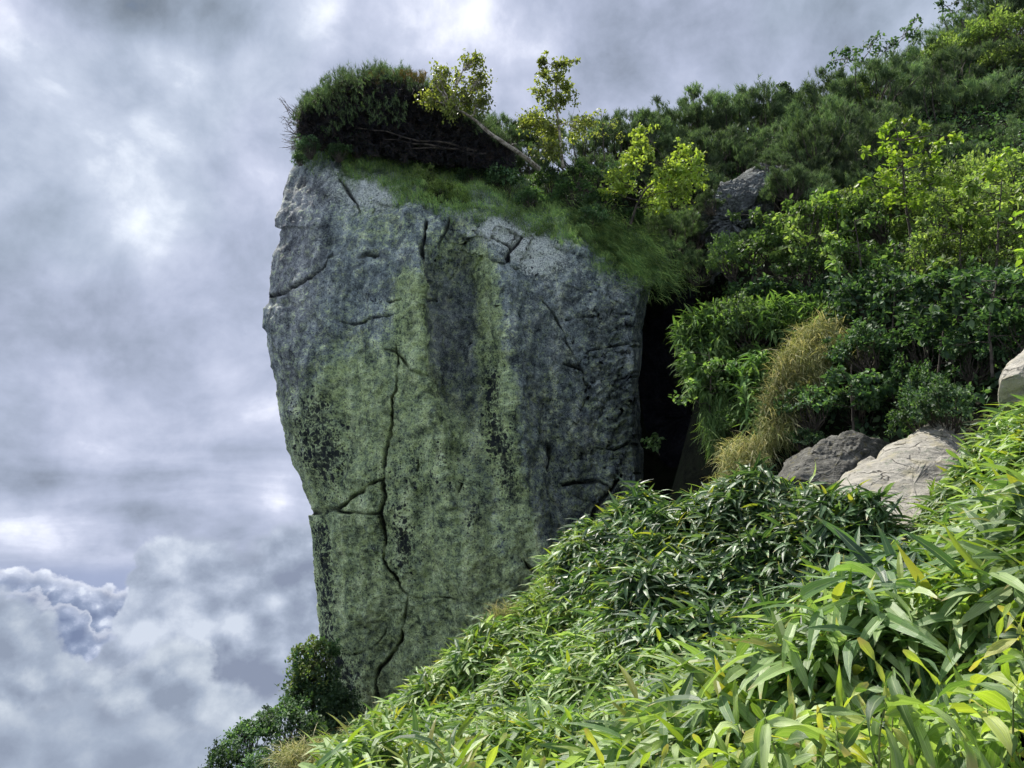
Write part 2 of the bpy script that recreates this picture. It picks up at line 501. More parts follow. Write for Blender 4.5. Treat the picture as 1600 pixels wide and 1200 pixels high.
M_SOIL = soil_material()
M_TOWER = tower_material()
M_PALE = stone_material("pale weathered stone", (0.19, 0.175, 0.15), (0.37, 0.35, 0.305), (0.52, 0.49, 0.43), scale=1.8, warm=(0.38, 0.35, 0.26), lichen=(0.24, 0.25, 0.20))
M_DARKSTONE = stone_material("dark mossy stone", (0.03, 0.03, 0.028), (0.115, 0.112, 0.10), (0.27, 0.265, 0.24), lichen=(0.13, 0.12, 0.07), scale=2.2)
M_CLEFTSHADE = stone_material("shade-black cleft stone", (0.008, 0.008, 0.011), (0.02, 0.02, 0.028), (0.05, 0.05, 0.065), scale=1.6)  # near-black colour stands in for the deep shade of the cleft
M_GREYSTONE = stone_material("grey flaking stone", (0.02, 0.022, 0.022), (0.10, 0.11, 0.11), (0.42, 0.45, 0.43), scale=2.0)
M_PINE = leaf_material("dwarf pine needles", [(0.06, 0.10, 0.055), (0.12, 0.175, 0.09), (0.25, 0.31, 0.16)], 0.65, 0.2, 0.25, obj_var=0.4, vlo=0.5, vhi=1.5, vsc=1.6, tcol=(1.3, 1.6, 0.7))
M_PINEDARK = leaf_material("shade-dark pine needles", [(0.014, 0.015, 0.024), (0.028, 0.030, 0.032), (0.060, 0.042, 0.034)], 0.6, 0.25, 0.08)  # tones carry the shade under the backlit crown
M_RUSTPINE = leaf_material("rusty pine tips", [(0.06, 0.09, 0.04), (0.13, 0.10, 0.04), (0.24, 0.12, 0.04)], 0.55, 0.3, 0.2)
M_BIRCH = leaf_material("birch leaves", [(0.16, 0.20, 0.08), (0.27, 0.32, 0.11), (0.42, 0.46, 0.18)], 0.45, 0.4, 0.42, tcol=(1.5, 1.55, 0.5))
M_BIRCHY = leaf_material("yellow birch leaves", [(0.20, 0.29, 0.08), (0.36, 0.45, 0.11), (0.54, 0.68, 0.22)], 0.45, 0.4, 0.42, tcol=(1.4, 1.45, 0.45))
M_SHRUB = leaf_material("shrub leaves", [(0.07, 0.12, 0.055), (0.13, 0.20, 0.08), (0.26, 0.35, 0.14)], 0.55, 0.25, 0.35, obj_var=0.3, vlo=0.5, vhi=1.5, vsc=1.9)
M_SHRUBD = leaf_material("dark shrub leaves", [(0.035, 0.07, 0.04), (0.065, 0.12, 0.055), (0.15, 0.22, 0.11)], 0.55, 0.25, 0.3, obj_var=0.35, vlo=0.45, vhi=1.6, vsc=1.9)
M_OLIVE = leaf_material("olive shrub leaves", [(0.10, 0.15, 0.06), (0.19, 0.25, 0.09), (0.34, 0.39, 0.16)], 0.55, 0.25, 0.38, obj_var=0.3, vlo=0.55, vhi=1.4, vsc=1.9)
M_YEL = leaf_material("yellow rowan leaves", [(0.18, 0.28, 0.06), (0.34, 0.46, 0.09), (0.50, 0.58, 0.14)], 0.45, 0.4, 0.42, tcol=(1.25, 1.45, 0.45))
M_GRASS = leaf_material("green grass blades", [(0.07, 0.13, 0.05), (0.13, 0.21, 0.075), (0.24, 0.33, 0.12)], 0.8, 0.1, 0.25, vlo=0.4, vhi=1.6, vsc=3.0)
M_MOSS = leaf_material("mossy sedge", [(0.07, 0.14, 0.06), (0.17, 0.27, 0.09), (0.36, 0.46, 0.14)], 0.9, 0.05, 0.15, vlo=0.35, vhi=1.7, vsc=2.6)
M_DRY = leaf_material("dry grass blades", [(0.12, 0.17, 0.06), (0.28, 0.32, 0.13), (0.46, 0.47, 0.23), (0.70, 0.66, 0.44)], 0.8, 0.1, 0.35, tcol=(1.3, 1.2, 0.7))
M_SASA = leaf_material("bamboo grass leaves", [(0.06, 0.12, 0.05), (0.14, 0.24, 0.08), (0.27, 0.38, 0.14), (0.48, 0.58, 0.30)], 0.45, 0.5, 0.30, veins=True, tcol=(1.5, 1.7, 0.6))
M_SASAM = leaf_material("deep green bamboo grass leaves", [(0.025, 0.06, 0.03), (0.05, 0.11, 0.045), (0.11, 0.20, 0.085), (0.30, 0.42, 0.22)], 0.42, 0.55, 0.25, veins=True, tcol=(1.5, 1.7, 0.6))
M_SASAY = leaf_material("yellow-green young bamboo grass leaves", [(0.20, 0.32, 0.07), (0.30, 0.42, 0.09), (0.44, 0.44, 0.12)], 0.45, 0.5, 0.45, tcol=(1.4, 1.45, 0.4))
M_SASAO = leaf_material("bamboo grass leaf blades", [(0.08, 0.15, 0.05), (0.17, 0.27, 0.08), (0.28, 0.39, 0.12), (0.46, 0.55, 0.25)], 0.45, 0.5, 0.32, per='object', obj_var=0.2, veins=True, tcol=(1.5, 1.7, 0.6))
M_SASAYO = leaf_material("yellow bamboo grass leaf blades", [(0.26, 0.40, 0.08), (0.36, 0.48, 0.10), (0.50, 0.48, 0.14)], 0.45, 0.5, 0.42, per='object', obj_var=0.1, veins=True, tcol=(1.4, 1.45, 0.4))
M_SASADRY = leaf_material("dry bamboo grass leaf blades", [(0.38, 0.31, 0.18), (0.55, 0.47, 0.32)], 0.6, 0.3, 0.3, per='object', veins=True, tcol=(1.2, 1.1, 0.8))
M_BARK = bark_material("brown bark", (0.035, 0.028, 0.022), (0.11, 0.09, 0.07))
M_BIRCHBARK = bark_material("pale birch bark", (0.20, 0.16, 0.13), (0.60, 0.53, 0.44), 14)
M_STEM = bark_material("green cane", (0.10, 0.14, 0.04), (0.26, 0.30, 0.10), 20)
M_TWIG = bark_material("bare twig bark", (0.10, 0.085, 0.08), (0.22, 0.19, 0.18), 12)

# ------------------------------------------------------------------ terrain
ctrl = []


def cp(px, py, Y, dz=0.0):
    p = P(px, py, Y)
    ctrl.append((float(p[0]), float(p[1]), float(p[2]) - dz))


SH = 0.42    # height of the bamboo grass above the soil
for a in ((590, 1155, 9.0), (700, 1070, 9.4), (760, 1010, 9.7), (830, 945, 10.0), (880, 880, 10.4), (940, 832, 10.7), (1010, 812, 10.8),
          (1090, 835, 10.2), (1160, 815, 9.4), (1250, 775, 8.6), (1320, 830, 8.1), (1400, 862, 7.4),
          (600, 1215, 7.0), (800, 1215, 4.6), (1000, 1215, 3.5), (1200, 1215, 2.5), (1400, 1215, 1.8), (1600, 1215, 1.4), (1800, 1215, 1.1),
          (1700, 1040, 2.2), (1600, 1000, 2.6), (1390, 975, 3.5), (1180, 1110, 4.4), (1000, 1020, 7.2), (850, 1080, 7.6), (1060, 1100, 6.0),
          (1150, 900, 8.3), (1300, 900, 7.6), (1290, 1030, 6.9), (1620, 880, 3.9), (1450, 915, 5.2), (1560, 785, 6.6), (1600, 665, 7.4), (1670, 620, 7.0), (1660, 760, 5.2)):
    cp(*a, dz=SH if a[2] > 2 else SH * 0.8)
# behind the crest of the bamboo grass the ground drops to the foot of the tower
for a in ((600, 1230, 12.0), (760, 1130, 12.5), (900, 1000, 12.8), (1000, 905, 13.0), (1070, 880, 13.4), (560, 1180, 15.0), (700, 1120, 17.0)):
    cp(*a, dz=0.3)
# bay between tower and hillside
for a in ((1030, 860, 15.5), (1075, 850, 16.0), (1060, 830, 18.0), (1100, 820, 16.0), (1080, 640, 20.5), (1080, 480, 21.2)):
    cp(*a, dz=0.3)
# hillside on the right
for a in ((1165, 815, 12.3), (1195, 740, 12.3), (1230, 790, 10.6), (1330, 740, 10.6), (1135, 640, 13.4), (1095, 560, 14.4), (1220, 620, 12.8), (1380, 640, 11.3), (1500, 620, 10.0),
          (1160, 480, 15.2), (1280, 460, 14.6), (1420, 460, 13.4), (1600, 430, 12.4), (1750, 420, 11.5),
          (1150, 390, 17.5), (1260, 360, 17.5), (1420, 340, 16.5), (1600, 300, 15.8), (1780, 280, 15.0),
          (1100, 330, 20.5), (1200, 300, 20.5), (1350, 250, 20.5), (1500, 200, 20.0), (1700, 150, 19.5),
          (760, 270, 20.5), (880, 265, 20.5), (1000, 250, 22.0), (1100, 225, 23.5), (1220, 205, 24.5), (1320, 160, 25.0), (1460, 85, 25.5), (1600, 45, 26.0), (1800, -30, 26.0)):
    cp(*a, dz=0.45)
# back of the ridge and the void on the left, in metres
for a in ((-4, 30, 5), (2, 34, 6), (8, 36, 9), (18, 38, 14), (30, 38, 18), (30, 20, 14), (22, 8, 6), (14, 2, 1.5),
          (-7, 22, 0), (-8.0, 15.5, -6.0), (-6.5, 11.5, -4.6), (-5, 8, -3.6), (-3, 4.5, -2.2), (-6, 4, -4), (-1.5, 1, -1.3), (0, -2, -1.4), (-5, -4, -4),
          (-14, 10, -12), (-14, 20, -12), (-14, 32, -8), (6, -6, -1.0), (16, -6, 0), (-5.0, 18.5, -3.0), (-2, 26, 6.5)):
    ctrl.append(a)
ctrl = np.array(ctrl)


def _U(r2):
    return 0.5 * r2 * np.log(r2 + 1e-9)


_n = len(ctrl)
_A = np.zeros((_n + 3, _n + 3))
_d2 = ((ctrl[:, None, :2] - ctrl[None, :, :2]) ** 2).sum(-1)
_A[:_n, :_n] = _U(_d2) + np.eye(_n) * 0.02
_A[:_n, _n] = 1
_A[:_n, _n + 1:] = ctrl[:, :2]
_A[_n, :_n] = 1
_A[_n + 1:, :_n] = ctrl[:, :2].T
_b = np.concatenate([ctrl[:, 2], [0, 0, 0]])
_W = np.linalg.solve(_A, _b)


_sk = [(640, 250), (770, 262), (905, 260), (1010, 240), (1110, 218), (1215, 215), (1310, 180), (1430, 125), (1550, 70), (1680, 15)]
SKYX = [float(P(a, b, 1.0)[0]) for a, b in _sk]
SKYT = [float(P(a, b, 1.0)[2]) for a, b in _sk]


def ground(x, y, rough=True):
    x = np.asarray(x, float)
    y = np.asarray(y, float)
    sh = x.shape
    q = np.stack([x.ravel(), y.ravel()], -1)
    z = np.empty(len(q))
    for i in range(0, len(q), 20000):
        s = q[i:i + 20000]
        d2 = ((s[:, None] - ctrl[None, :, :2]) ** 2).sum(-1)
        z[i:i + 20000] = _U(d2) @ _W[:_n] + _W[_n] + s @ _W[_n + 1:]
    # past the mapped ground the mountain falls away to the valleys
    if rough:
        z += 0.10 * fbm(np.stack([q[:, 0] * 0.9, q[:, 1] * 0.9, q[:, 0] * 0], -1), 4, 11)
    zc = q[:, 1] * np.interp(q[:, 0] / q[:, 1], SKYX, SKYT) - 0.5
    z = np.where(q[:, 1] > 17.5, np.minimum(z, zc), z)
    kk = sst(-0.9, 0.5, -np.interp(q[:, 1], [14, 18, 30], [0.225, 0.13, 0.10]) * q[:, 1] - q[:, 0]) * sst(10.5, 14.5, q[:, 1])
    z = z * (1 - kk) + np.minimum(z, -0.28 * q[:, 1] - 1.0) * kk
    r = np.maximum(0, np.maximum(-14 - q[:, 0], 0) + np.maximum(q[:, 0] - 32, 0) * 0.6 + np.maximum(q[:, 1] - 38, 0) * 0.9 + np.maximum(-6 - q[:, 1], 0))
    z = np.clip(z, -14, 26)
    z -= np.minimum(r * 0.9, 400)
    return z.reshape(sh)


def make_terrain():
    xs = np.unique(np.concatenate([np.linspace(-14, 32, 330), np.array([-600, -300, -150, -80, -45, -28, -20, 40, 60, 100, 200, 400])]))
    ys = np.unique(np.concatenate([np.linspace(-6, 40, 330), np.array([-400, -200, -100, -50, -25, -12, 55, 80, 130, 250, 500])]))
    X, Y = np.meshgrid(xs, ys, indexing='ij')
    Z = ground(X, Y)
    nx, ny = X.shape
    idx = np.arange(nx * ny).reshape(nx, ny)
    f = np.stack([idx[:-1, :-1], idx[1:, :-1], idx[1:, 1:], idx[:-1, 1:]], -1).reshape(-1, 4)
    me = build_mesh("terrain", np.stack([X, Y, Z], -1).reshape(-1, 3), [f], M_SOIL, True)
    tag(link("terrain", me), kind='structure')


make_terrain()

# ------------------------------------------------------------------ the rock tower
LX = np.array([(100, 470), (250, 462), (262, 458), (285, 448), (300, 441), (325, 438), (330, 431), (354, 429), (358, 439), (375, 436), (400, 428), (440, 424), (476, 422),
               (482, 412), (512, 411), (522, 417), (560, 424), (600, 435), (650, 437), (680, 443), (700, 449), (750, 465), (798, 483), (804, 478), (830, 481),
               (900, 488), (950, 493), (1000, 500), (1030, 509), (1060, 519), (1100, 530), (1140, 545), (1200, 560), (1360, 600)], float)
RX = np.array([(100, 1035), (400, 1035), (450, 1003), (500, 990), (600, 984), (700, 989), (800, 993), (1400, 1000)], float)
TX = np.array([(380, 262), (455, 258), (520, 262), (545, 285), (600, 300), (640, 318), (680, 338), (710, 338), (740, 330), (790, 350), (830, 372), (870, 372),
               (910, 392), (950, 412), (1000, 440), (1060, 460)], float)
X1 = np.array([(200, 640), (400, 655), (560, 660), (700, 690), (850, 715), (1000, 760), (1300, 820)], float)
X2 = np.array([(200, 740), (380, 765), (500, 782), (600, 795), (700, 803), (800, 830), (900, 850), (1000, 860), (1300, 900)], float)


def poly_dist(x, y, pts):
    """distance (px) to a polyline and the local half width given as third value of its points"""
    best = np.full(x.shape, 1e9)
    wid = np.zeros(x.shape)
    for (x0, y0, w0), (x1, y1, w1) in zip(pts[:-1], pts[1:]):
        dx, dy = x1 - x0, y1 - y0
        t = np.clip(((x - x0) * dx + (y - y0) * dy) / (dx * dx + dy * dy + 1e-9), 0, 1)
        d = np.hypot(x - (x0 + t * dx), y - (y0 + t * dy))
        k = d < best
        best = np.where(k, d, best)
        wid = np.where(k, w0 + t * (w1 - w0), wid)
    return best, wid


CRACKS = [
    [(622, 540, 1), (625, 570, 2.5), (619, 620, 2), (613, 660, 2), (606, 700, 2), (601, 750, 3), (604, 775, 3.5), (601, 800, 4), (602, 840, 2.5), (600, 872, 2), (622, 905, 2.5),
     (633, 925, 3), (640, 932, 2.5), (634, 950, 2), (630, 975, 2), (625, 1000, 3), (612, 1022, 4), (592, 1045, 3.5), (588, 1065, 2), (590, 1095, 1)],
    [(480, 801, 5), (500, 798, 4.5), (527, 796, 4.5), (545, 784, 3), (575, 762, 3.5), (600, 747, 3)],
    [(527, 797, 2.5), (560, 801, 2.5), (600, 800, 3)],
    [(640, 932, 2), (665, 935, 1.5), (708, 936, 1)],
    [(528, 1023, 2), (555, 1022, 2.5), (582, 1014, 2), (605, 985, 0.8)],
    [(428, 463, 4), (450, 452, 4), (470, 441, 3), (495, 424, 2), (520, 395, 1)],
    [(530, 500, 2), (548, 503, 3), (575, 499, 2), (600, 497, 2), (625, 490, 1)],
    [(622, 552, 2), (640, 567, 3), (650, 578, 3), (672, 590, 2), (692, 612, 1)],
    [(605, 548, 1.5), (622, 548, 2.5)],
    [(667, 345, 3), (664, 375, 3), (661, 395, 6), (664, 408, 2)],
    [(702, 340, 2), (694, 365, 3), (687, 388, 1)],
    [(792, 408, 4), (793, 395, 4), (806, 380, 4), (818, 364, 3)],
    [(770, 370, 2), (790, 382, 3), (800, 386, 3)],
    [(858, 700, 6), (855, 722, 6), (849, 738, 3)],
    [(880, 757, 3), (900, 753, 5), (935, 751, 4), (945, 757, 2)],
    [(968, 745, 3), (945, 775, 5), (930, 800, 6), (920, 830, 6), (915, 850, 4)],
    [(850, 470, 0.8), (865, 490, 2), (880, 520, 1.5), (905, 572, 1.5), (915, 600, 0.8)],
    [(900, 522, 2.5), (896, 537, 2.5)],
    [(885, 500, 0.8), (920, 495, 1.2), (985, 492, 1)],
    [(920, 548, 1.2), (950, 541, 2), (982, 536, 2)],
    [(918, 560, 1), (950, 553, 1.5), (984, 548, 1.5)],
    [(915, 600, 2), (950, 590, 2), (986, 583, 1)],
    [(880, 568, 3), (903, 573, 4)],
    [(930, 700, 1), (960, 702, 2), (985, 690, 2.5)],
    [(660, 715, 2), (655, 735, 1.5)],
    [(720, 755, 2.5), (713, 772, 1)],
    [(740, 535, 2), (732, 538, 1)],
    [(672, 466, 2), (690, 465, 3)],
    [(560, 402, 3), (580, 398, 4), (590, 400, 2)],
    [(605, 472, 2), (630, 468, 2)],
    [(820, 880, 3), (835, 895, 4), (850, 915, 2)],
    [(650, 1050, 2), (668, 1065, 3), (662, 1085, 2)],
    [(535, 285, 3), (545, 300, 4), (560, 320, 2), (566, 345, 1)],
]


def tower_depth(x, y):
    """distance in front of the camera of the tower's front, at picture-plane bearings x, y"""
    L = np.interp(y, LX[:, 0], LX[:, 1])
    x1 = np.interp(y, X1[:, 0], X1[:, 1])
    x2 = np.interp(y, X2[:, 0], X2[:, 1])
    T = np.interp(x, TX[:, 0], TX[:, 1])
    d = 15.0 + np.zeros_like(x)
    d = d + 0.0052 * np.maximum(x1 - x, 0)                       # left flank turns away
    d = d + 0.9 * (1 - np.clip((x - L) / 70, 0, 1)) ** 2.2         # rounded left edge
    # groove between the two ribs, fading out downwards
    w = np.clip((x - x1) / np.maximum(x2 - x1, 1), 0, 1)
    fade = 1 - sst(640, 900, y)
    fadeb = sst(330, 430, y)
    d = d + (0.75 * fade * fadeb) * np.sin(w * math.pi) ** 0.8
    d = d - 0.10 * np.exp(-((x - x1) / 22) ** 2) * fade
    # right of the second rib the wall steps back
    d = d + 0.95 * sst(0, 50, x - x2) * (0.35 + 0.65 * sst(480, 720, y))
    d = d + 0.0012 * np.maximum(x - x2 - 40, 0)
    # lower body swells towards the camera between 560 and 830
    d = d - 0.50 * np.exp(-((x - (x2 - 80)) / 95) ** 2) * sst(600, 950, y)
    # vertical profile
    d = d + 1.1 * sst(650, 1250, y) + 0.9 * (1 - sst(250, 470, y)) ** 2
    # blocky top right shoulder
    blk = np.floor((x + 0.5 * y) / 34) * 12.9898 + np.floor((y - 0.35 * x) / 27) * 78.233
    hb = np.abs(np.sin(blk) * 43758.5453) % 1.0
    reg = np.exp(-(((x - 820) / 90) ** 2 + ((y - 385) / 42) ** 2)) + 0.7 * np.exp(-(((x - 590) / 90) ** 2 + ((y - 300) / 35) ** 2)) \
        + 0.55 * np.exp(-(((x - 950) / 50) ** 2 + ((y - 640) / 260) ** 2))
    d = d + (hb - 0.5) * 0.26 * np.clip(reg, 0, 1)
    # the mossy top slopes back from the rim
    d = d + 0.0165 * np.maximum(T - y, 0) + 0.06 * (1 - np.exp(-np.maximum(T - y, 0) / 8))
    return d


def tower_crack(x, y):
    jx = x + 4.0 * fbm(np.stack([x * 0.05, y * 0.05, x * 0], -1), 4, 3, 0.6)
    jy = y + 4.0 * fbm(np.stack([x * 0.05, y * 0.05, x * 0 + 5], -1), 4, 14, 0.6)
    c = np.zeros_like(x)
    for pts in CRACKS:
        a = np.array(pts)
        m = (x > a[:, 0].min() - 25) & (x < a[:, 0].max() + 25) & (y > a[:, 1].min() - 25) & (y < a[:, 1].max() + 25)
        if not m.any():
            continue
        d, w = poly_dist(jx[m], jy[m], pts)
        v = np.clip(1.2 - d / (w * 0.62 + 0.75), 0, 1) * np.clip(0.35 + w / 4, 0, 1.1)
        nz = 0.75 + 0.6 * vnoise(np.stack([x[m] * 0.05, y[m] * 0.05, x[m] * 0 + 2], -1), 77)
        c[m] = np.maximum(c[m], np.clip(v * np.clip(nz, 0.1, 1.2), 0, 1))
    return c


def make_tower():
    NX, NY = 430, 640
    ys = np.linspace(212, 1330, NY)
    u = np.linspace(0, 1, NX)
    u = 0.5 * (u + (u + 0.0)) 
    L = np.interp(ys, LX[:, 0], LX[:, 1])
    R = np.interp(ys, RX[:, 0], RX[:, 1])
    ytop = np.interp(u, [0, 0.1, 0.3, 0.5, 0.68, 0.85, 0.95, 1.0], [225, 222, 226, 252, 285, 335, 372, 396])
    yy = ytop[None] + (ys[:, None] - 212) * (1330 - ytop[None]) / (1330 - 212)
    L2 = np.interp(yy, LX[:, 0], LX[:, 1])
    R2 = np.interp(yy, RX[:, 0], RX[:, 1])
    xx = L2 + (R2 - L2) * u[None]
    L, R, yl, yr = L2[:, 0], R2[:, -1], yy[:, 0], yy[:, -1]
    D = tower_depth(xx, yy)
    V = P(xx, yy, D)
    # local frame for the relief
    gu = np.gradient(V, axis=1)
    gv = np.gradient(V, axis=0)
    n = nrm(np.cross(gu, gv))
    n = np.where((n[..., 1:2] > 0), -n, n)
    q = V
    rel = 0.16 * fbm(q * 0.75, 3, 1) + 0.12 * fbm(q * np.array([2.6, 2.6, 1.5]), 4, 5) + 0.065 * fbm(q * 8.0, 4, 9, 0.6) + 0.035 * fbm(q * np.array([5.0, 5.0, 3.0]), 3, 13, ridged=True)
    rel += 0.24 * fbm(q * np.array([1.0, 1.0, 0.16]) + 3.3, 3, 81) * sst(380, 470, yy)
    # thin tilted bedding ledges
    s = (q[..., 2] * 1.0 - q[..., 0] * 0.32) * 2.1 + 0.9 * fbm(q * 0.9, 3, 21)
    fr = s - np.floor(s)
    rel += 0.035 * (fr - 0.5) * (0.3 + 0.7 * sst(-0.2, 0.4, fbm(q * 0.7, 2, 31)))
    # short ledges on the far right strip
    s2 = (q[..., 2] - q[..., 0] * 0.4) * 5.5 + 1.2 * fbm(q * 1.4, 3, 41)
    rel += 0.09 * ((s2 - np.floor(s2)) - 0.5) * sst(900, 970, xx) * (0.4 + 0.6 * sst(-0.1, 0.3, fbm(q * 1.1, 2, 43)))
    edge = sst(0, 20, xx - L[:, None]) * 0.55 + 0.45
    cr = tower_crack(xx, yy)
    V = V + n * (rel * edge)[..., None]
    V[..., 1] += 0.22 * sst(0, 1, cr)
    global TW
    TW = (V.copy(), xx, yy, n)
    # remaining sides: right flank into the cleft, back, left flank
    ns = 46
    k = np.linspace(0, 1, ns + 2)[1:-1]
    keys = np.zeros((NY, 6, 3))
    keys[:, 0] = V[:, -1]
    keys[:, 1] = P(R + 15, yr, D[:, -1] + 1.6)
    keys[:, 2] = P(R + 4, yr, D[:, -1] + 4.5)
    keys[:, 3] = P(R - 120, yr, D[:, -1] + 5.0)
    keys[:, 4] = P(L + 170, yl, D[:, 0] + 3.6)
    keys[:, 5] = V[:, 0]
    t = np.linspace(0, 5, ns * 5 + 1)[1:-1]
    i0 = np.minimum(np.floor(t).astype(int), 4)
    fr = (t - i0)[None, :, None]
    S = keys[:, i0] * (1 - fr) + keys[:, i0 + 1] * fr
    wob = 0.22 * fbm(S * 1.3, 4, 51)
    hid = np.minimum(t / 0.3, (5 - t) / 1.2).clip(0, 1)
    ctr = V.mean(1, keepdims=True) + np.array([0, 2.5, 0])
    dirn = nrm((S - ctr) * np.array([1, 1, 0.0]))
    S = S + dirn * (np.minimum(wob, 0.02) * hid[None])[..., None]
    A = np.concatenate([V, S], 1)
    NC = A.shape[1]
    idx = np.arange(NY * NC).reshape(NY, NC)
    nxt = np.roll(idx, -1, 1)
    f = np.stack([idx[:-1], idx[1:], nxt[1:], nxt[:-1]], -1).reshape(-1, 4)
    Vf = A.reshape(-1, 3)
    top = A[0].mean(0)
    Vf = np.concatenate([Vf, top[None]])
    tri = np.stack([idx[0], nxt[0], np.full(NC, NY * NC)], -1)
    # lichen zones (properties of the stone surface)
    x2 = np.interp(yy, X2[:, 0], X2[:, 1])
    x1 = np.interp(yy, X1[:, 0], X1[:, 1])

    def G(cx, cy, sx, sy):
        return np.exp(-(((xx - cx) / sx) ** 2 + ((yy - cy) / sy) ** 2))
    g = 0.85 * G(560, 620, 60, 90) + 0.9 * G(555, 720, 75, 90) + 1.0 * G(560, 900, 80, 120) + 1.0 * G(700, 960, 130, 130) + 0.7 * G(660, 700, 60, 90) + 1.0 * G(600, 1050, 110, 90)
    g += 1.5 * np.exp(-((xx - (x1 - 16)) / 22) ** 2) * sst(400, 460, yy) * (1 - sst(590, 680, yy))
    g += 1.5 * np.exp(-((xx - (x2 - 16)) / 18) ** 2) * sst(360, 430, yy)
    g += 0.5 * G(590, 340, 60, 50) + 0.35 * G(760, 350, 50, 40)
    g += 0.5 * G(700, 400, 40, 50)
    g *= 1 - 0.72 * sst(-2, 14, xx - x2) * (1 - 0.35 * sst(880, 960, yy))
    g *= 0.80 + 0.6 * (fbm(V * 0.9, 3, 61) * 0.5 + 0.5)
    g += 0.40 * sst(540, 700, yy) * (1 - 0.5 * sst(0, 10, xx - x2)) + 0.14 * sst(300, 600, yy)
    bl = 0.95 * G(508, 700, 36, 66) + 0.35 * G(470, 640, 40, 60) + 0.75 * G(772, 600, 18, 42) + 0.80 * G(780, 680, 18, 60) + 0.7 * G(795, 740, 14, 50)
    bl += 0.85 * np.exp(-((xx - L[:, None] - 16) / 15) ** 2) * sst(800, 830, yy) + 0.95 * G(632, 850, 13, 36) + 0.7 * G(737, 815, 13, 24) + 0.3 * G(640, 800, 60, 130)
    bl += 0.5 * G(590, 470, 24, 16) + 0.4 * G(690, 410, 40, 25) + 0.5 * G(560, 1060, 20, 40)
    bl += 0.30 * G(700, 720, 60, 30) + 0.18 * sst(800, 830, xx) * (1 - sst(400, 900, yy)) + 0.14 * (fbm(V * 1.2, 3, 71) > 0.1) + 0.10 * sst(600, 700, yy)
    pale = 0.75 * G(590, 300, 80, 30) + 1.2 * G(780, 362, 48, 26) + 1.5 * G(838, 394, 38, 30) + 0.4 * G(545, 270, 60, 20) + 0.3 * G(890, 420, 60, 24) + 0.3 * G(560, 330, 80, 40) + 0.25 * G(872, 660, 30, 40)
    pur = sst(0, 1, 1.0 * G(450, 400, 60, 110) + 0.8 * G(455, 620, 40, 120) + 0.6 * G(500, 300, 60, 40) + 0.5 * G(700, 540, 40, 100) + 0.6 * G(470, 750, 25, 90))
    damp_shade = sst(2, 14, xx - x1) * (1 - sst(-40, -18, xx - x2)) * sst(370, 420, yy) * (1 - sst(600, 720, yy))  # damp streak between the ribs, its facet shade mixed into the colour
    damp_shade = np.clip(damp_shade + 0.85 * sst(2, 26, xx - x2) * sst(380, 500, yy) + 0.25 * sst(930, 985, xx), 0, 1)  # wall right of the second rib: facet shade put into the colour
    pad = np.zeros((NY, NC - NX))

    def full(a, c=0.0):
        return np.concatenate([np.concatenate([a, pad + c], 1).ravel(), [c]])
    attrs = dict(green=full(np.clip(g, 0, 1), 0.1), black=full(np.clip(bl, 0, 1), 0.1), pale=full(np.clip(pale, 0, 1)), crack=full(np.clip(cr * 1.1, 0, 1)), purple=full(pur), damp_shade=full(damp_shade, 0.8))
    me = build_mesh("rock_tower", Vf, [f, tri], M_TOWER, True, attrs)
    o = link("rock_tower", me)
    tag(o, "towering grey rock pillar with green lichen, dark cracks and mossy top above the clouds", "rock tower")


make_tower()


# ------------------------------------------------------------------ boulders
def boulder(name, label, cat, loop, depth_c, tilt, thick, material, seed, ledges=0.0, amp=0.05, sub=130, facets=18, fcut=0.72):
    """a stone whose front follows the outline `loop` (bearings) at distance depth_c, tilt = extra distance per px upwards"""
    a = np.array(loop, float)
    c = a.mean(0)
    ang = np.arctan2(a[:, 1] - c[1], a[:, 0] - c[0])
    o_ = np.argsort(ang)
    ang, rad = ang[o_], np.hypot(a[:, 0] - c[0], a[:, 1] - c[1])[o_]
    th = np.linspace(-math.pi, math.pi, sub * 2, endpoint=False)
    R = np.interp(th, np.concatenate([ang - 2 * math.pi, ang, ang + 2 * math.pi]), np.tile(rad, 3))
    k = np.linspace(0, 1, sub)
    phi = k * math.pi            # 0 front pole .. pi back pole
    rr = np.sin(phi) ** 0.55
    rr[0] = 0
    rr[-1] = 0
    dd = -np.sign(np.cos(phi)) * np.abs(np.cos(phi)) ** 0.8
    X = c[0] + rr[:, None] * R[None] * np.cos(th)[None]
    Y = c[1] + rr[:, None] * R[None] * np.sin(th)[None]
    Dp = depth_c + dd[:, None] * thick + tilt * (c[1] - Y)
    V = P(X, Y, Dp)
    ctr = V.mean((0, 1))
    rf = np.random.default_rng(seed)
    ext = np.abs(V - ctr).max((0, 1))
    for _ in range(facets):
        k_ = nrm(rf.normal(size=3) + np.array([0, -0.6, 0.3]))
        q_ = (V - ctr) / ext
        e_ = q_ @ k_
        lim = e_.max() * rf.uniform(fcut - 0.06, fcut + 0.12)
        V = ctr + (q_ - np.maximum(e_ - lim, 0)[..., None] * k_ * 0.9) * ext
    n = nrm(V - ctr)
    rel = amp * (fbm(V * 1.6, 4, seed) * 1.2 + 0.6 * fbm(V * 6, 3, seed + 5, ridged=True) * 0.5)
    if ledges:
        s = (V[..., 2] - 0.45 * V[..., 0] + 0.3 * V[..., 1]) * 4.2 + 1.0 * fbm(V * 1.2, 3, seed + 9)
        fr = s - np.floor(s)
        rel += ledges * (fr - 0.5)
    V = V + n * rel[..., None]
    nr, nt = V.shape[:2]
    idx = np.arange(nr * nt).reshape(nr, nt)
    nx = np.roll(idx, -1, 1)
    f = np.stack([idx[:-1], idx[1:], nx[1:], nx[:-1]], -1).reshape(-1, 4)
    me = build_mesh(name, V.reshape(-1, 3), [f], material, True)
    return tag(link(name, me), label, cat)


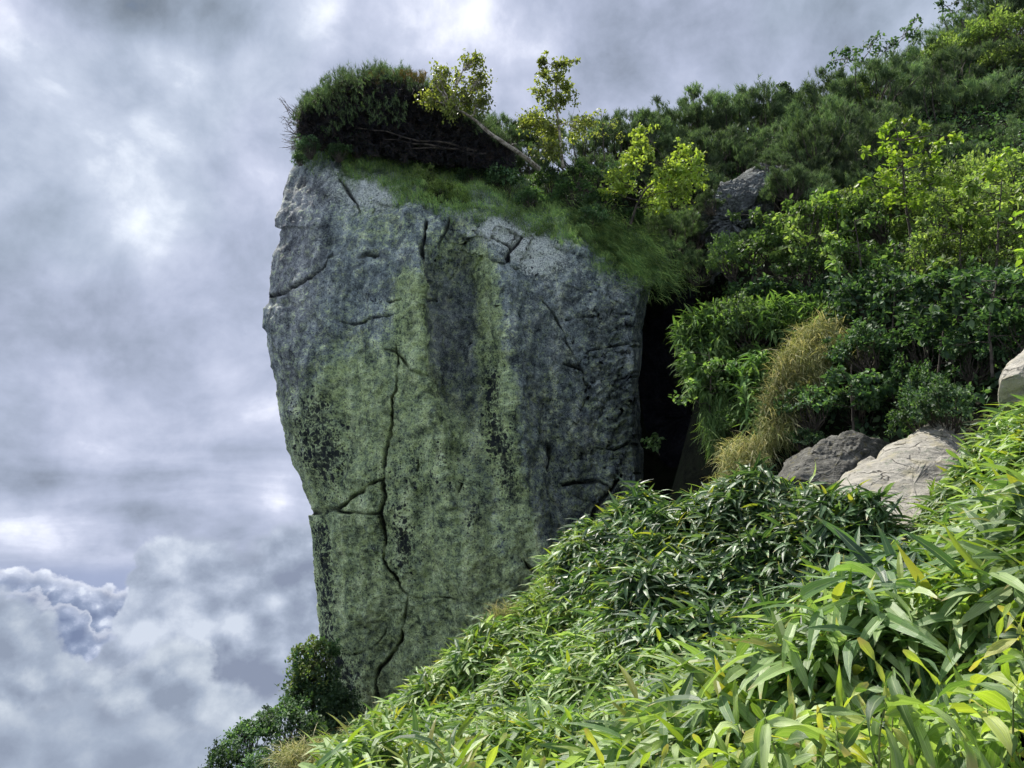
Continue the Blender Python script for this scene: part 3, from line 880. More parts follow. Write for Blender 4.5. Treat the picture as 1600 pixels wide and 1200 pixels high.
boulder("boulder", "large pale sunlit boulder with sloping layered face above the bamboo grass", "boulder",
        [(1282, 775), (1315, 750), (1370, 718), (1420, 682), (1460, 660), (1492, 642), (1505, 680), (1525, 730), (1522, 765), (1500, 800), (1480, 830), (1450, 880), (1360, 860), (1295, 840)],
        9.0, 0.0125, 0.55, M_PALE, 3, ledges=0.06, amp=0.03, facets=9, fcut=0.86)
boulder("boulder", "rough dark grey boulder in shade behind the pale boulder", "boulder",
        [(1210, 740), (1225, 712), (1270, 700), (1310, 680), (1350, 652), (1385, 645), (1400, 690), (1395, 740), (1340, 790), (1250, 830), (1212, 810)],
        10.9, 0.008, 0.7, M_DARKSTONE, 13, amp=0.13)
boulder("boulder", "rounded grey boulder half hidden at the right edge above the bamboo grass", "boulder",
        [(1562, 604), (1566, 582), (1584, 560), (1615, 538), (1680, 520), (1700, 600), (1640, 660), (1570, 650)],
        7.9, 0.004, 0.5, M_PALE, 23, amp=0.05)
boulder("rock_slab", "small flat pale stone wedged between the dark boulder and the pale boulder", "rock",
        [(1336, 724), (1368, 718), (1385, 722), (1380, 736), (1350, 742), (1336, 738)], 9.75, 0.004, 0.12, M_PALE, 33, amp=0.05, sub=40)
boulder("rock_outcrop", "grey flaking outcrop with pale patches beside the dark cleft", "rock outcrop",
        [(1085, 430), (1088, 390), (1100, 350), (1115, 320), (1140, 285), (1160, 275), (1185, 262), (1235, 272), (1225, 290), (1190, 310), (1170, 345), (1150, 365), (1150, 400), (1120, 425), (1100, 450)],
        18.2, 0.012, 0.7, M_GREYSTONE, 43, ledges=0.22, amp=0.34)
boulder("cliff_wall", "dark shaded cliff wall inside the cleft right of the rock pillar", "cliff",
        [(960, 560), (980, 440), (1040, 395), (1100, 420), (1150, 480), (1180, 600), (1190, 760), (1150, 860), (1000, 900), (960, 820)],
        21.0, 0.004, 1.2, M_CLEFTSHADE, 53, ledges=0.12, amp=0.25)

# ------------------------------------------------------------------ leaf templates (u along, v across, w up)
T_BROAD = (np.array([(0, 0, 0), (0.35, 0.30, 0.05), (0.72, 0.20, 0.03), (1, 0, -0.08), (0.72, -0.20, 0.03), (0.35, -0.30, 0.05), (0.5, 0, -0.02)]),
           np.array([(0, 6, 1), (1, 6, 2), (2, 6, 3), (3, 6, 4), (4, 6, 5), (5, 6, 0)]))
T_DIAM = (np.array([(0, 0, 0), (0.45, 0.32, 0.04), (1, 0, 0), (0.45, -0.32, 0.04)]), np.array([(0, 2, 1), (0, 3, 2)]))


def strip_template(nseg, width, droop, fold=0.0, taper=0.6, base=0.25):
    v, f = [], []
    for i in range(nseg + 1):
        t = i / nseg
        w = width * (base + (1 - base) * min(1, t / 0.3)) * (1 - t ** (1 / max(0.01, (1 - taper)) * 0.9)) if i < nseg else 0
        u = math.sin(min(1.5, droop * t * 1.0)) / max(droop, 0.01) if droop > 0.01 else t
        z = -(1 - math.cos(droop * t)) / max(droop, 0.01)
        if fold:
            v += [(u, w, z + fold * w), (u, 0, z), (u, -w, z + fold * w)]
        else:
            v += [(u, w, z), (u, -w, z)]
    k = 3 if fold else 2
    for i in range(nseg):
        for j in range(k - 1):
            a = i * k + j
            f += [(a, a + 1, a + k + 1), (a, a + k + 1, a + k)]
    return np.array(v), np.array(f)


T_BLADE = strip_template(3, 0.022, 0.9)
T_LEAFY = strip_template(3, 0.075, 1.1, fold=0.25)
T_BLADEL = strip_template(4, 0.016, 1.5)
T_SASA = [strip_template(4, 0.088, d, fold=0.28) for d in (0.5, 0.95, 1.4)]


def tuft_template(n, seed, spread=0.75, w=0.045, up=0.75):
    r = np.random.default_rng(seed)
    v, f = [], []
    for i in range(n):
        th = r.uniform(0, 2 * math.pi)
        s = spread * math.sqrt(r.uniform(0.02, 1))
        d = nrm(np.array([up, s * math.cos(th), s * math.sin(th)]))
        p = nrm(np.cross(d, r.normal(size=3)))
        b0 = np.array([r.uniform(-0.5, 0.25), 0, 0])
        k = len(v)
        v += [b0 + p * w, b0 - p * w, b0 + d * r.uniform(0.75, 1.1)]
        f.append((k, k + 1, k + 2))
    return np.array(v), np.array(f)


def scatter(tmpl, pts, t, n, size):
    """replicate a template; t: length direction, n: normal direction; size (m,) ; returns V, F"""
    V0, F0 = tmpl
    t = nrm(t)
    b = nrm(np.cross(n, t))
    n = np.cross(t, b)
    M = np.stack([t, b, n], 1)                         # m,3,3
    V = pts[:, None] + np.einsum('ki,mij->mkj', V0, M) * np.asarray(size).reshape(-1, 1, 1)
    F_ = F0[None] + (np.arange(len(pts)) * len(V0))[:, None, None]
    return V.reshape(-1, 3), F_.reshape(-1, F0.shape[1])


def join(parts):
    V, Fs, o = [], [], 0
    for v, f in parts:
        V.append(v)
        Fs.append(f + o)
        o += len(v)
    return np.concatenate(V), np.concatenate(Fs)


def tube(path, radii, sides=6):
    path = np.asarray(path, float)
    n = len(path)
    t = nrm(np.gradient(path, axis=0))
    ref = np.array([0.13, 0.21, 0.97]) if abs(t[0, 2]) < 0.9 else np.array([0.97, 0.2, 0.1])
    b = nrm(np.cross(t, ref))
    c = np.cross(t, b)
    a = np.linspace(0, 2 * math.pi, sides, endpoint=False)
    V = path[:, None] + (b[:, None] * np.cos(a)[None, :, None] + c[:, None] * np.sin(a)[None, :, None]) * np.asarray(radii)[:, None, None]
    idx = np.arange(n * sides).reshape(n, sides)
    nx = np.roll(idx, -1, 1)
    q = np.stack([idx[:-1], nx[:-1], nx[1:], idx[1:]], -1).reshape(-1, 4)
    f = np.concatenate([q[:, [0, 1, 2]], q[:, [0, 2, 3]]])
    return V.reshape(-1, 3), f


def wavy(p0, p1, r, n=7, w=0.08, sag=0.0):
    p0, p1 = np.asarray(p0, float), np.asarray(p1, float)
    L = np.linalg.norm(p1 - p0)
    t = np.linspace(0, 1, n)[:, None]
    off = r.normal(size=(n, 3)) * w * L
    off = (off + np.roll(off, 1, 0)) * 0.5
    off *= np.sin(t * math.pi) ** 0.7
    p = p0 + (p1 - p0) * t + off
    p[:, 2] += sag * L * np.sin(t[:, 0] * math.pi)
    return p


# ------------------------------------------------------------------ bush builder
def bush_meshes(name, kind, seed, leafmat, barkmat, n_clump=60, per=60, leaf=0.05, clump=0.22, dims=(1, 1, 0.8), low=-0.2, needles=14):
    """crown and trunk meshes of a bush of unit-ish radius (dims in metres), base at the origin"""
    r = np.random.default_rng(seed)
    dims = np.array(dims)
    d = nrm(r.normal(size=(n_clump * 3, 3)))
    d = d[d[:, 2] > low][:n_clump]
    lump = 1 + 0.45 * fbm(d * 1.9 + seed, 3, seed)
    rad = lump * (0.60 + 0.50 * r.random(len(d)))
    C = d * rad[:, None] * dims
    C[:, 2] += dims[2] * 0.55
    parts = []
    m = len(C) * per
    ci = np.repeat(np.arange(len(C)), per)
    cs = clump * (0.7 + 0.6 * r.random(len(C)))
    off = r.normal(size=(m, 3)) * np.array([1, 1, 0.7]) * 0.55
    pts = C[ci] + off * cs[ci][:, None]
    outw = nrm(pts - np.array([0, 0, dims[2] * 0.2]))
    if kind == 'pine':
        t = nrm(outw * 0.7 + np.array([0, 0, 1.0]) + r.normal(size=(m, 3)) * 0.35)
        n = nrm(r.normal(size=(m, 3)))
        for j in range(3):
            s = np.arange(m) % 3 == j
            parts.append(scatter(tuft_template(needles, seed * 5 + j), pts[s], t[s], n[s], leaf * (0.7 + 0.6 * r.random(s.sum()))))
    else:
        n = nrm(np.array([0, 0, 1.0]) + outw * 0.5 + r.normal(size=(m, 3)) * 0.45)
        t = nrm(outw * 0.6 + r.normal(size=(m, 3)) * 0.8 + np.array([0, 0, -0.25]))
        parts.append(scatter(T_BROAD if kind == 'broad' else T_DIAM, pts, t, n, leaf * (0.6 + 0.8 * r.random(m))))
    V, Fc = join(parts)
    crown = build_mesh(name + "_crown", V, [Fc], leafmat)
    br = []
    pick = C[:: max(1, len(C) // 26)]
    for c in pick:
        b0 = np.array([r.normal() * 0.05, r.normal() * 0.05, -0.35])
        p = wavy(b0, c, r, 7, 0.07, -0.08)
        br.append(tube(p, np.linspace(0.028, 0.006, 7) * max(0.7, dims[0]), 5))
    V, Fb = join(br)
    trunk = build_mesh(name + "_trunk", V, [Fb], barkmat)
    return crown, trunk


def make_plant(name, label, cat, group, meshes, loc, rz=0.0, sc=1.0, tilt=(0, 0), top='trunk'):
    e = bpy.data.objects.new(name, None)
    COL.objects.link(e)
    e.location = loc
    e.rotation_euler = (tilt[0], tilt[1], rz)
    e.scale = (sc, sc, sc) if np.isscalar(sc) else sc
    e.empty_display_size = 0.2
    tag(e, label, cat, group)
    link('crown', meshes[0], e)
    link(top, meshes[1], e)
    return e


PINES = [bush_meshes("dwarf_pine", 'pine', 100 + i, M_PINE, M_BARK, n_clump=62, per=24, leaf=0.125, clump=0.125, dims=(1.0, 1.0, 0.85), needles=13) for i in range(5)]
SHRUBS = [bush_meshes("shrub", 'broad', 200 + i, M_SHRUB, M_BARK, n_clump=75, per=27, leaf=0.105, clump=0.14, dims=(0.8, 0.8, 0.7)) for i in range(3)]
SHRUBSD = [bush_meshes("dark_shrub", 'broad', 220 + i, M_SHRUBD, M_BARK, n_clump=75, per=27, leaf=0.105, clump=0.14, dims=(0.8, 0.8, 0.7)) for i in range(3)]
OLIVES = [bush_meshes("olive_shrub", 'broad', 240 + i, M_OLIVE, M_BARK, n_clump=75, per=34, leaf=0.085, clump=0.17, dims=(0.8, 0.8, 0.7)) for i in range(3)]


def on_ground(px, Y, up=0.0):
    """world point on the soil at picture bearing px, distance Y"""
    x = (px - 800) / F / (CP) * Y * 0.985
    z = float(ground(np.array([x]), np.array([float(Y)]))[0])
    return (x, Y, z + up)


def place(px, py, Y, dz):
    """the plant's middle is seen at (px, py): base lies dz below"""
    p = P(px, py, Y)
    return (float(p[0]), float(p[1]), float(p[2]) - dz)


ORD_ = ['first', 'second', 'third', 'fourth', 'fifth', 'sixth', 'seventh', 'eighth', 'ninth', 'tenth', 'eleventh', 'twelfth', 'thirteenth', 'fourteenth',
        'fifteenth', 'sixteenth', 'seventeenth', 'eighteenth', 'nineteenth', 'twentieth']
# dwarf pines: (px, py, Y, radius px)
G_RIDGE = "dwarf pines along the skyline"
G_SLOPE = "dwarf pines on the upper slope"
ridge = [(770, 215, 20.0, 62), (835, 235, 20.5, 60), (905, 230, 21.0, 58), (960, 225, 21.5, 62), (1010, 215, 22.0, 65), (1060, 200, 22.5, 62),
         (1110, 192, 23.0, 65), (1160, 195, 23.5, 62), (1215, 205, 24.0, 60), (1265, 180, 24.2, 65), (1310, 178, 24.5, 62), (1370, 162, 25.0, 66),
         (1430, 136, 25.0, 70), (1490, 92, 25.2, 78), (1550, 45, 25.5, 85), (1610, 20, 25.5, 85), (1680, -10, 25.5, 90)]
k = 0
for i, (px, py, Y, R_) in enumerate(ridge):
    s = R_ * Y / F / 0.98
    make_plant('dwarf_pine', "dense green dwarf pine on the skyline, %s along it from the rock pillar" % ORD_[i], 'dwarf pine', G_RIDGE, PINES[i % 5],
               place(px, py + 12, Y, 0.45 * s), random.uniform(0, 6.28), s)
slope = []
for row, (Y0, ya, yb) in enumerate(((23.0, 250, 110), (21.5, 275, 170), (20.5, 300, 220), (19.5, 330, 262), (18.3, 365, 305))):
    xs = np.arange(1010 + 40 * (row % 2) + 35 * row, 1720, 92)
    for j_, x in enumerate(xs):
        f_ = (x - 1010) / 600
        y = ya + (yb - ya) * f_ + random.uniform(-14, 14)
        slope.append((x + random.uniform(-16, 16), y, Y0 + random.uniform(-0.5, 0.5), random.uniform(58, 82), '%s row below the skyline, %s from the left' % (ORD_[row], ORD_[j_])))
slope += [(1245, 265, 19.8, 60), (1300, 240, 19.5, 66), (1235, 315, 18.6, 55), (1060, 260, 21.5, 55), (1080, 320, 20.0, 60), (930, 290, 19.8, 55), (820, 270, 19.5, 50), (880, 300, 18.9, 50), (1060, 365, 18.9, 50)]
slope += [(1205, 262, 18.6, 34, 'on the top of the grey outcrop'), (1232, 292, 17.6, 36, 'right of the grey outcrop, low'), (1112, 318, 17.6, 26, 'at the left foot of the grey outcrop'), (1168, 385, 16.6, 28, 'in front of the grey outcrop, low')]
slope += [(1010, 385, 17.6, 40), (1050, 405, 17.4, 46), (1090, 420, 17.2, 36), (1045, 365, 18.0, 46), (1085, 372, 18.2, 34)]
WH = ['left of the yellow rowan', 'just behind the yellow rowan top', 'beside the grey outcrop, right of it', 'above the yellow birch', 'above the dark cleft', 'behind the sapling on top of the pillar',
      'behind the leaning birch trunk', 'behind the upright birch foot', 'left of the grey outcrop', 'over the cleft, touching the grass cushion', 'over the middle of the cleft',
      'over the right side of the cleft', 'just under the yellow birch', 'against the lower grey outcrop']
wi = 0
for i, q_ in enumerate(slope):
    px, py, Y, R_ = q_[:4]
    if len(q_) > 4:
        wh = q_[4]
    else:
        wh = WH[wi]
        wi += 1
    if len(q_) > 4 and 'row' in q_[4] and 1085 < px < 1175 and 300 < py < 380 and Y > 18.3:
        continue
    s = R_ * Y / F / 0.98
    make_plant('dwarf_pine', "dark green dwarf pine, " + wh, 'dwarf pine', G_SLOPE, PINES[(i * 3 + 1) % 5],
               place(px, py, Y, 0.5 * s), random.uniform(0, 6.28), s * random.uniform(0.9, 1.1), (random.uniform(-.15, .15), random.uniform(-.15, .15)))

# the dark pine that overhangs the left corner of the tower
def big_dark_pine():
    r = np.random.default_rng(5)
    base = P(640, 250, 17.6)
    e = bpy.data.objects.new('mountain_pine', None)
    COL.objects.link(e)
    e.location = base
    tag(e, "big dark wind-swept pine with rusty top on the left corner of the rock pillar", "pine tree")
    # crown outline in bearings: upper shell of green tufts, dark interior
    topx = np.array([468, 475, 500, 540, 590, 640, 680, 720, 760, 800])
    topy = np.array([175, 150, 132, 112, 104, 112, 132, 160, 188, 215])
    m = 1500
    px = r.uniform(468, 790, m)
    ty = np.interp(px, topx, topy)
    py = ty + np.abs(r.normal(size=m)) * 9 + 5
    Y = 17.0 + r.uniform(-1.0, 1.6, m)
    pts = P(px, py, Y) - base
    clumps = pts[:150]
    pp = clumps[r.integers(0, 150, 2600)] + r.normal(size=(2600, 3)) * np.array([0.085, 0.085, 0.10])
    t = nrm(np.array([-0.15, -0.2, 1.0]) + r.normal(size=(2600, 3)) * 0.35)
    V, F_ = scatter(tuft_template(13, 77), pp, t, nrm(r.normal(size=(2600, 3))), 0.12 * (0.7 + 0.5 * r.random(2600)))
    link('crown', build_mesh('pine_top', V, [F_], M_PINE), e)
    mf = 900
    fx = r.uniform(475, 640, mf)
    fy = np.interp(fx, topx, topy) + 14 + 75 * r.random(mf) ** 1.6
    cl = P(fx, fy, 15.95 + r.uniform(-.15, .5, mf)) - base
    cl = cl[(fbm(cl * 2.2, 2, 5) > 0.02)]
    V, F_ = scatter(tuft_template(13, 76), cl, nrm(np.array([-0.1, -0.5, 0.8]) + r.normal(size=cl.shape) * 0.4), nrm(r.normal(size=cl.shape)), np.full(len(cl), 0.11))
    link('front_sprays', build_mesh('pine_front', V, [F_], M_PINE), e)
    # rusty sprays
    q = P(r.uniform(575, 665, 260), r.uniform(112, 130, 260), 16.4 + r.uniform(-.2, .3, 260)) - base
    V, F_ = scatter(tuft_template(12, 78), q, nrm(np.array([0, -0.4, 1.0]) + r.normal(size=(260, 3)) * 0.4), nrm(r.normal(size=(260, 3))), np.full(260, 0.10))
    link('rusty_sprays', build_mesh('pine_rust', V, [F_], M_RUSTPINE), e)
    # inner twigs and needles, underside shade painted in as near-black colour
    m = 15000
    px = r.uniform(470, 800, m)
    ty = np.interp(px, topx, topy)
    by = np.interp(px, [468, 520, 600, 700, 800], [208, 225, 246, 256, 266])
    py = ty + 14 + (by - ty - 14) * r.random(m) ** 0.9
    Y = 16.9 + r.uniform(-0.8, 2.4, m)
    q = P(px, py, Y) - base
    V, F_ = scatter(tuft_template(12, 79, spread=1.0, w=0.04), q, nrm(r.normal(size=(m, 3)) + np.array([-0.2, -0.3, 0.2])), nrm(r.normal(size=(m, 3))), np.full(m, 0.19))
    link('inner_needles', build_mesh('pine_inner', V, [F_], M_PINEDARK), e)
    br = []
    roots = [(720, 236, 17.5), (690, 232, 17.3), (640, 225, 17.2), (760, 245, 17.8)]
    for i in range(34):
        b = P(*roots[i % 4]) - base
        tx = r.uniform(475, 740)
        ty_ = np.interp(tx, topx, topy) + r.uniform(8, 70)
        c = P(tx, ty_, 16.7 + r.uniform(-.6, 1.2)) - base
        br.append(tube(wavy(b, c, r, 9, 0.05, -0.06), np.linspace(0.045, 0.009, 9), 5))
    for (x0, y0, x1, y1) in ((735, 235, 600, 218), (760, 240, 640, 232), (745, 236, 560, 200), (720, 200, 700, 232)):
        br.append(tube(wavy(P(x0, y0, 16.2) - base, P(x1, y1, 16.2) - base, r, 9, 0.03), np.linspace(0.03, 0.012, 9), 6))
    V, F_ = join(br)
    link('trunk', build_mesh('pine_trunk', V, [F_], M_BARK), e)


big_dark_pine()


def bare_twigs():
    r = np.random.default_rng(15)
    base = P(490, 215, 16.6)
    e = bpy.data.objects.new('bare_shrub', None)
    COL.objects.link(e)
    e.location = base
    tag(e, "leafless twiggy shrub reaching out over the left edge of the rock pillar", "shrub")
    br = []
    for i in range(46):
        b = np.array([r.normal() * 0.15, r.normal() * 0.2, r.normal() * 0.12])
        c = P(r.uniform(436, 470), r.uniform(150, 235), 16.6 + r.uniform(-0.6, 0.6)) - base
        p = wavy(b, c, r, 8, 0.04, -0.05)
        br.append(tube(p, np.linspace(0.014, 0.0035, 8), 4))
        for _ in range(3):
            k_ = r.integers(3, 7)
            s = p[k_]
            tip = s + nrm(c - b + r.normal(size=3) * 0.5) * r.uniform(0.12, 0.3)
            br.append(tube(wavy(s, tip, r, 4, 0.05), np.linspace(0.006, 0.0025, 4), 3))
    V, F_ = join(br)
    link('twigs', build_mesh('twigs', V, [F_], M_TWIG), e)


bare_twigs()


# ------------------------------------------------------------------ slender trees with their own outline
def outlined_tree(name, label, cat, trunk_path, Y, clumps, leafmat, barkmat, leaf=0.055, r0=0.045, seed=1, density=1.0, group=None, depth=0.35, tm=T_BROAD, cy=0.0, flat=0.9):
    """trunk_path: bearings; clumps: (px, py, radius px, count)"""
    r = np.random.default_rng(seed)
    base = P(trunk_path[0][0], trunk_path[0][1], Y)
    e = bpy.data.objects.new(name, None)
    COL.objects.link(e)
    e.location = base
    tag(e, label, cat, group)
    tp = np.array([P(a, b, Y + (c if len(q) > 2 else 0)) for q in trunk_path for a, b, c in [tuple(q) + ((0,) if len(q) == 2 else ())]]) - base
    tt = np.linspace(0, len(tp) - 1, 6 * len(tp))
    path = np.stack([np.interp(tt, np.arange(len(tp)), tp[:, i]) for i in range(3)], -1)
    path += 0.012 * np.stack([fbm(path * 3 + i * 9, 2, seed + i) for i in range(3)], -1)
    br = [tube(path, np.linspace(r0, r0 * 0.3, len(path)), 7)]
    parts = []
    for (px, py, R_, cnt) in clumps:
        rm = R_ * Y / F
        c = P(px, py, Y + cy + r.uniform(-depth, depth)) - base
        # limb from the nearest trunk point below
        dd = np.linalg.norm(path - c, axis=1) + np.where(path[:, 2] > c[2], 0.6, 0)
        s = path[np.argmin(dd)]
        limb = wavy(s, c, r, 7, 0.05)
        br.append(tube(limb, np.linspace(r0 * 0.42, r0 * 0.12, 7), 5))
        n = int(cnt * density * (2.3 if cnt > 55 else 1.4))
        nsub = max(4, n // 12)
        an = r.uniform(0.6, 1.45, 3) * np.array([1, 1.0, flat])
        rs = r.random((nsub, 1)) ** 0.6
        rs[r.random(nsub) < 0.22] *= 1.7
        sub = c + nrm(r.normal(size=(nsub, 3))) * rs * rm * an
        for q in sub:
            br.append(tube(wavy(limb[4], q, r, 4, 0.05), np.linspace(r0 * 0.13, 0.002, 4), 3))
        pts = sub[r.integers(0, nsub, n)] + r.normal(size=(n, 3)) * rm * 0.24 * np.array([1, 1, 0.4 + 0.6 * flat])
        nn = nrm(np.array([0, -0.15, 1.0]) + r.normal(size=(n, 3)) * 0.5)
        t = nrm(r.normal(size=(n, 3)) + np.array([0, 0, -0.35]))
        parts.append(scatter(tm, pts, t, nn, leaf * (0.65 + 0.7 * r.random(n))))
    V, F_ = join(parts)
    link('crown', build_mesh(name + '_crown', V, [F_], leafmat), e)
    V, F_ = join(br)
    link('trunk', build_mesh(name + '_trunk', V, [F_], barkmat), e)
    return e


outlined_tree('birch_tree', "leaning birch with pale bare trunk and two leafy heads above the dark pine", "birch tree",
              [(842, 264, 0), (820, 245, -.4), (790, 225, -.8), (765, 208, -1.0), (745, 190, -1.1), (725, 176, -1.2), (700, 165, -1.2)], 16.8,
              [(688, 110, 14, 90), (690, 140, 20, 170), (672, 155, 18, 120), (715, 120, 10, 50), (738, 95, 16, 120), (745, 125, 20, 180), (730, 155, 26, 260), (750, 160, 18, 130), (705, 165, 20, 140), (680, 125, 12, 50)],
              M_BIRCH, M_BIRCHBARK, seed=61, leaf=0.075, r0=0.06, cy=-1.1, density=1.15)
outlined_tree('birch_tree', "upright birch with forked top standing alone against the sky", "birch tree",
              [(880, 262), (877, 230), (872, 190), (868, 160), (870, 130), (872, 105)], 17.2,
              [(848, 97, 10, 70), (850, 113, 9, 60), (875, 100, 10, 70), (893, 97, 8, 40), (900, 93, 4, 16), (870, 120, 14, 110), (886, 135, 13, 90), (845, 145, 16, 100), (862, 160, 18, 120), (884, 155, 12, 80),
               (838, 190, 24, 180), (820, 195, 12, 60), (860, 205, 22, 200), (858, 232, 22, 150), (900, 200, 20, 120), (915, 190, 14, 70)],
              M_BIRCH, M_BIRCHBARK, seed=62, leaf=0.08, r0=0.04, density=1.2)
outlined_tree('birch_sapling', "small thin-leaved sapling on the skyline right of the upright birch", "sapling",
              [(945, 262), (943, 220), (940, 180)], 19.0,
              [(940, 178, 9, 26), (945, 198, 12, 36), (958, 196, 10, 28), (935, 210, 12, 34), (965, 215, 10, 26)], M_BIRCH, M_BARK, seed=63, leaf=0.05, r0=0.02)
outlined_tree('birch_tree', "bright yellow-green birch spreading over the mossy shoulder beside the cleft", "birch tree",
              [(985, 350), (995, 320), (1010, 295), (1030, 280), (1050, 262)], 15.9,
              [(1003, 205, 13, 60), (995, 228, 18, 110), (1012, 240, 14, 70), (985, 255, 22, 130), (1070, 240, 14, 80), (1090, 250, 12, 60), (1060, 262, 22, 170), (1082, 275, 20, 140), (1040, 280, 26, 200),
               (1060, 300, 26, 200), (1020, 305, 24, 160), (1030, 318, 18, 110), (975, 290, 22, 120), (960, 275, 18, 90), (950, 300, 16, 70)],
              M_BIRCHY, M_BARK, seed=64, leaf=0.085, r0=0.03, density=1.0)
outlined_tree('small_conifer', "small pointed conifer standing up from the ridge line", "conifer",
              [(1226, 190), (1226, 160), (1226, 128)], 23.0,
              [(1224, 133, 6, 40), (1226, 146, 10, 60), (1218, 156, 9, 50), (1236, 158, 9, 50), (1226, 170, 15, 100), (1212, 178, 10, 50), (1240, 180, 10, 50)], M_PINE, M_BARK, seed=65, leaf=0.11, r0=0.05, density=2.0)
outlined_tree('rowan_tree', "thin grey-leaved tree leaning out from the top of the slope against the sky", "tree",
              [(1400, 130), (1375, 115), (1350, 100), (1325, 92)], 24.0,
              [(1300, 95, 12, 30), (1318, 85, 14, 36), (1315, 108, 12, 32), (1338, 75, 14, 36), (1345, 95, 16, 42), (1365, 60, 14, 36), (1375, 80, 18, 46), (1395, 65, 14, 40), (1420, 45, 14, 36), (1428, 30, 8, 16), (1425, 62, 14, 36), (1400, 95, 20, 60)],
              M_SHRUBD, M_TWIG, seed=66, leaf=0.12, r0=0.05, density=1.3)
outlined_tree('rowan_tree', "thin grey-leaved branches poking above the ridge at the top right", "tree",
              [(1520, 60), (1500, 30), (1480, 10)], 24.6,
              [(1468, 5, 12, 26), (1485, 15, 12, 30), (1500, 0, 14, 30), (1520, -5, 14, 40), (1500, 30, 14, 40)], M_SHRUBD, M_TWIG, seed=67, leaf=0.12, r0=0.04, density=1.4)
outlined_tree('rowan_tree', "yellow-leaved rowan with tiered bright sprays above the right-hand shrubs", "rowan tree",
              [(1425, 470), (1425, 420), (1422, 370), (1415, 310), (1410, 260), (1405, 220)], 13.2,
              [(1392, 192, 12, 20), (1418, 190, 10, 12), (1378, 205, 14, 24), (1440, 200, 14, 22), (1400, 215, 18, 34), (1430, 222, 16, 30), (1465, 225, 16, 28), (1490, 215, 14, 24), (1365, 235, 16, 28), (1395, 245, 20, 36),
               (1430, 250, 20, 36), (1460, 250, 18, 32), (1375, 270, 20, 36), (1410, 280, 24, 44), (1445, 285, 22, 42), (1355, 285, 14, 24), (1470, 280, 14, 22), (1400, 310, 26, 50), (1440, 310, 24, 40)],
              M_YEL, M_BARK, seed=68, leaf=0.10, r0=0.035, depth=0.5, flat=0.35, density=1.6)
outlined_tree('rowan_sapling', "slender yellow-leaved branch rising to the right of the tiered rowan", "sapling",
              [(1500, 330), (1530, 290), (1560, 250)], 13.4,
              [(1575, 238, 10, 12), (1558, 255, 12, 18), (1545, 272, 14, 22), (1525, 288, 14, 20), (1510, 300, 14, 20), (1490, 290, 12, 14)], M_YEL, M_BARK, seed=69, leaf=0.10, r0=0.02, depth=0.3, flat=0.4, density=1.5)
outlined_tree('rowan_sapling', "low yellow-green sapling in front of the dark hollow above the olive shrubs", "sapling",
              [(1310, 380), (1308, 345), (1305, 315)], 14.2,
              [(1300, 305, 12, 14), (1318, 312, 12, 14), (1290, 322, 14, 18), (1312, 330, 16, 20), (1335, 325, 14, 16), (1285, 338, 12, 12), (1252, 335, 6, 5)], M_YEL, M_BARK, seed=70, leaf=0.10, r0=0.018, depth=0.3, flat=0.35, density=1.4)
outlined_tree('rowan_sapling', "vivid yellow leaves of a sapling cut off by the right edge", "sapling",
              [(1640, 480), (1625, 400), (1610, 350)], 9.0,
              [(1600, 325, 14, 12), (1606, 345, 14, 12), (1603, 392, 16, 14), (1610, 422, 14, 12), (1630, 370, 30, 40)], M_YEL, M_BARK, seed=71, leaf=0.10, r0=0.02, depth=0.2)

for i_, (px_, py_, Y_, h_, lab_, m_, lf_) in enumerate((
        (1180, 430, 14.6, 90, "small green sapling above the cleft's right lip", M_SHRUB, 0.10),
        (1262, 420, 13.9, 90, "light green sapling in the thicket, under the low yellow-green sapling", M_OLIVE, 0.10),
        (1345, 455, 13.2, 110, "green sapling with layered sprays left of the yellow rowan's stem", M_SHRUB, 0.11),
        (1500, 450, 12.0, 130, "olive sapling with thin stems right of the yellow rowan", M_OLIVE, 0.10),
        (1560, 400, 11.6, 120, "thin olive sapling close to the right edge", M_OLIVE, 0.10),
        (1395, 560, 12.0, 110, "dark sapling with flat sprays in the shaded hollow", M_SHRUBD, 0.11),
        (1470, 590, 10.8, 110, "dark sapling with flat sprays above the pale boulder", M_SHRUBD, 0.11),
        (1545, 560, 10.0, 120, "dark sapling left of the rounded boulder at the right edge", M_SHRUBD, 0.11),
        (1330, 650, 11.4, 80, "low dark sapling just above the dark boulder", M_SHRUBD, 0.10),
        (1110, 640, 13.0, 90, "small leafy sapling leaning over the cleft", M_SHRUB, 0.09))):
    rs_ = random.Random(500 + i_)
    cl_ = []
    for k_ in range(13):
        f2 = rs_.uniform(0.15, 1.1)
        cl_.append((px_ + rs_.uniform(-0.62, 0.62) * h_ * (1.15 - f2 * 0.5), py_ - h_ * f2, rs_.uniform(11, 20), rs_.randint(22, 46)))
    outlined_tree('sapling', lab_, 'sapling', [(px_ + rs_.uniform(-8, 8), py_ + 30), (px_, py_ - h_ * 0.4), (px_ + rs_.uniform(-14, 14), py_ - h_)], Y_, cl_, m_, M_BARK,
                  seed=510 + i_, leaf=lf_, r0=0.022, flat=0.4, depth=0.4)

outlined_tree('cleft_fern', "small dark green leafy plant growing from the wall inside the dark cleft", 'fern', [(1030, 712), (1026, 700), (1022, 688)], 14.9,
              [(1012, 688, 9, 26), (1024, 682, 9, 26), (1034, 690, 9, 26), (1020, 698, 8, 20)], M_SHRUB, M_BARK, seed=560, leaf=0.08, r0=0.008, flat=0.5, depth=0.1)

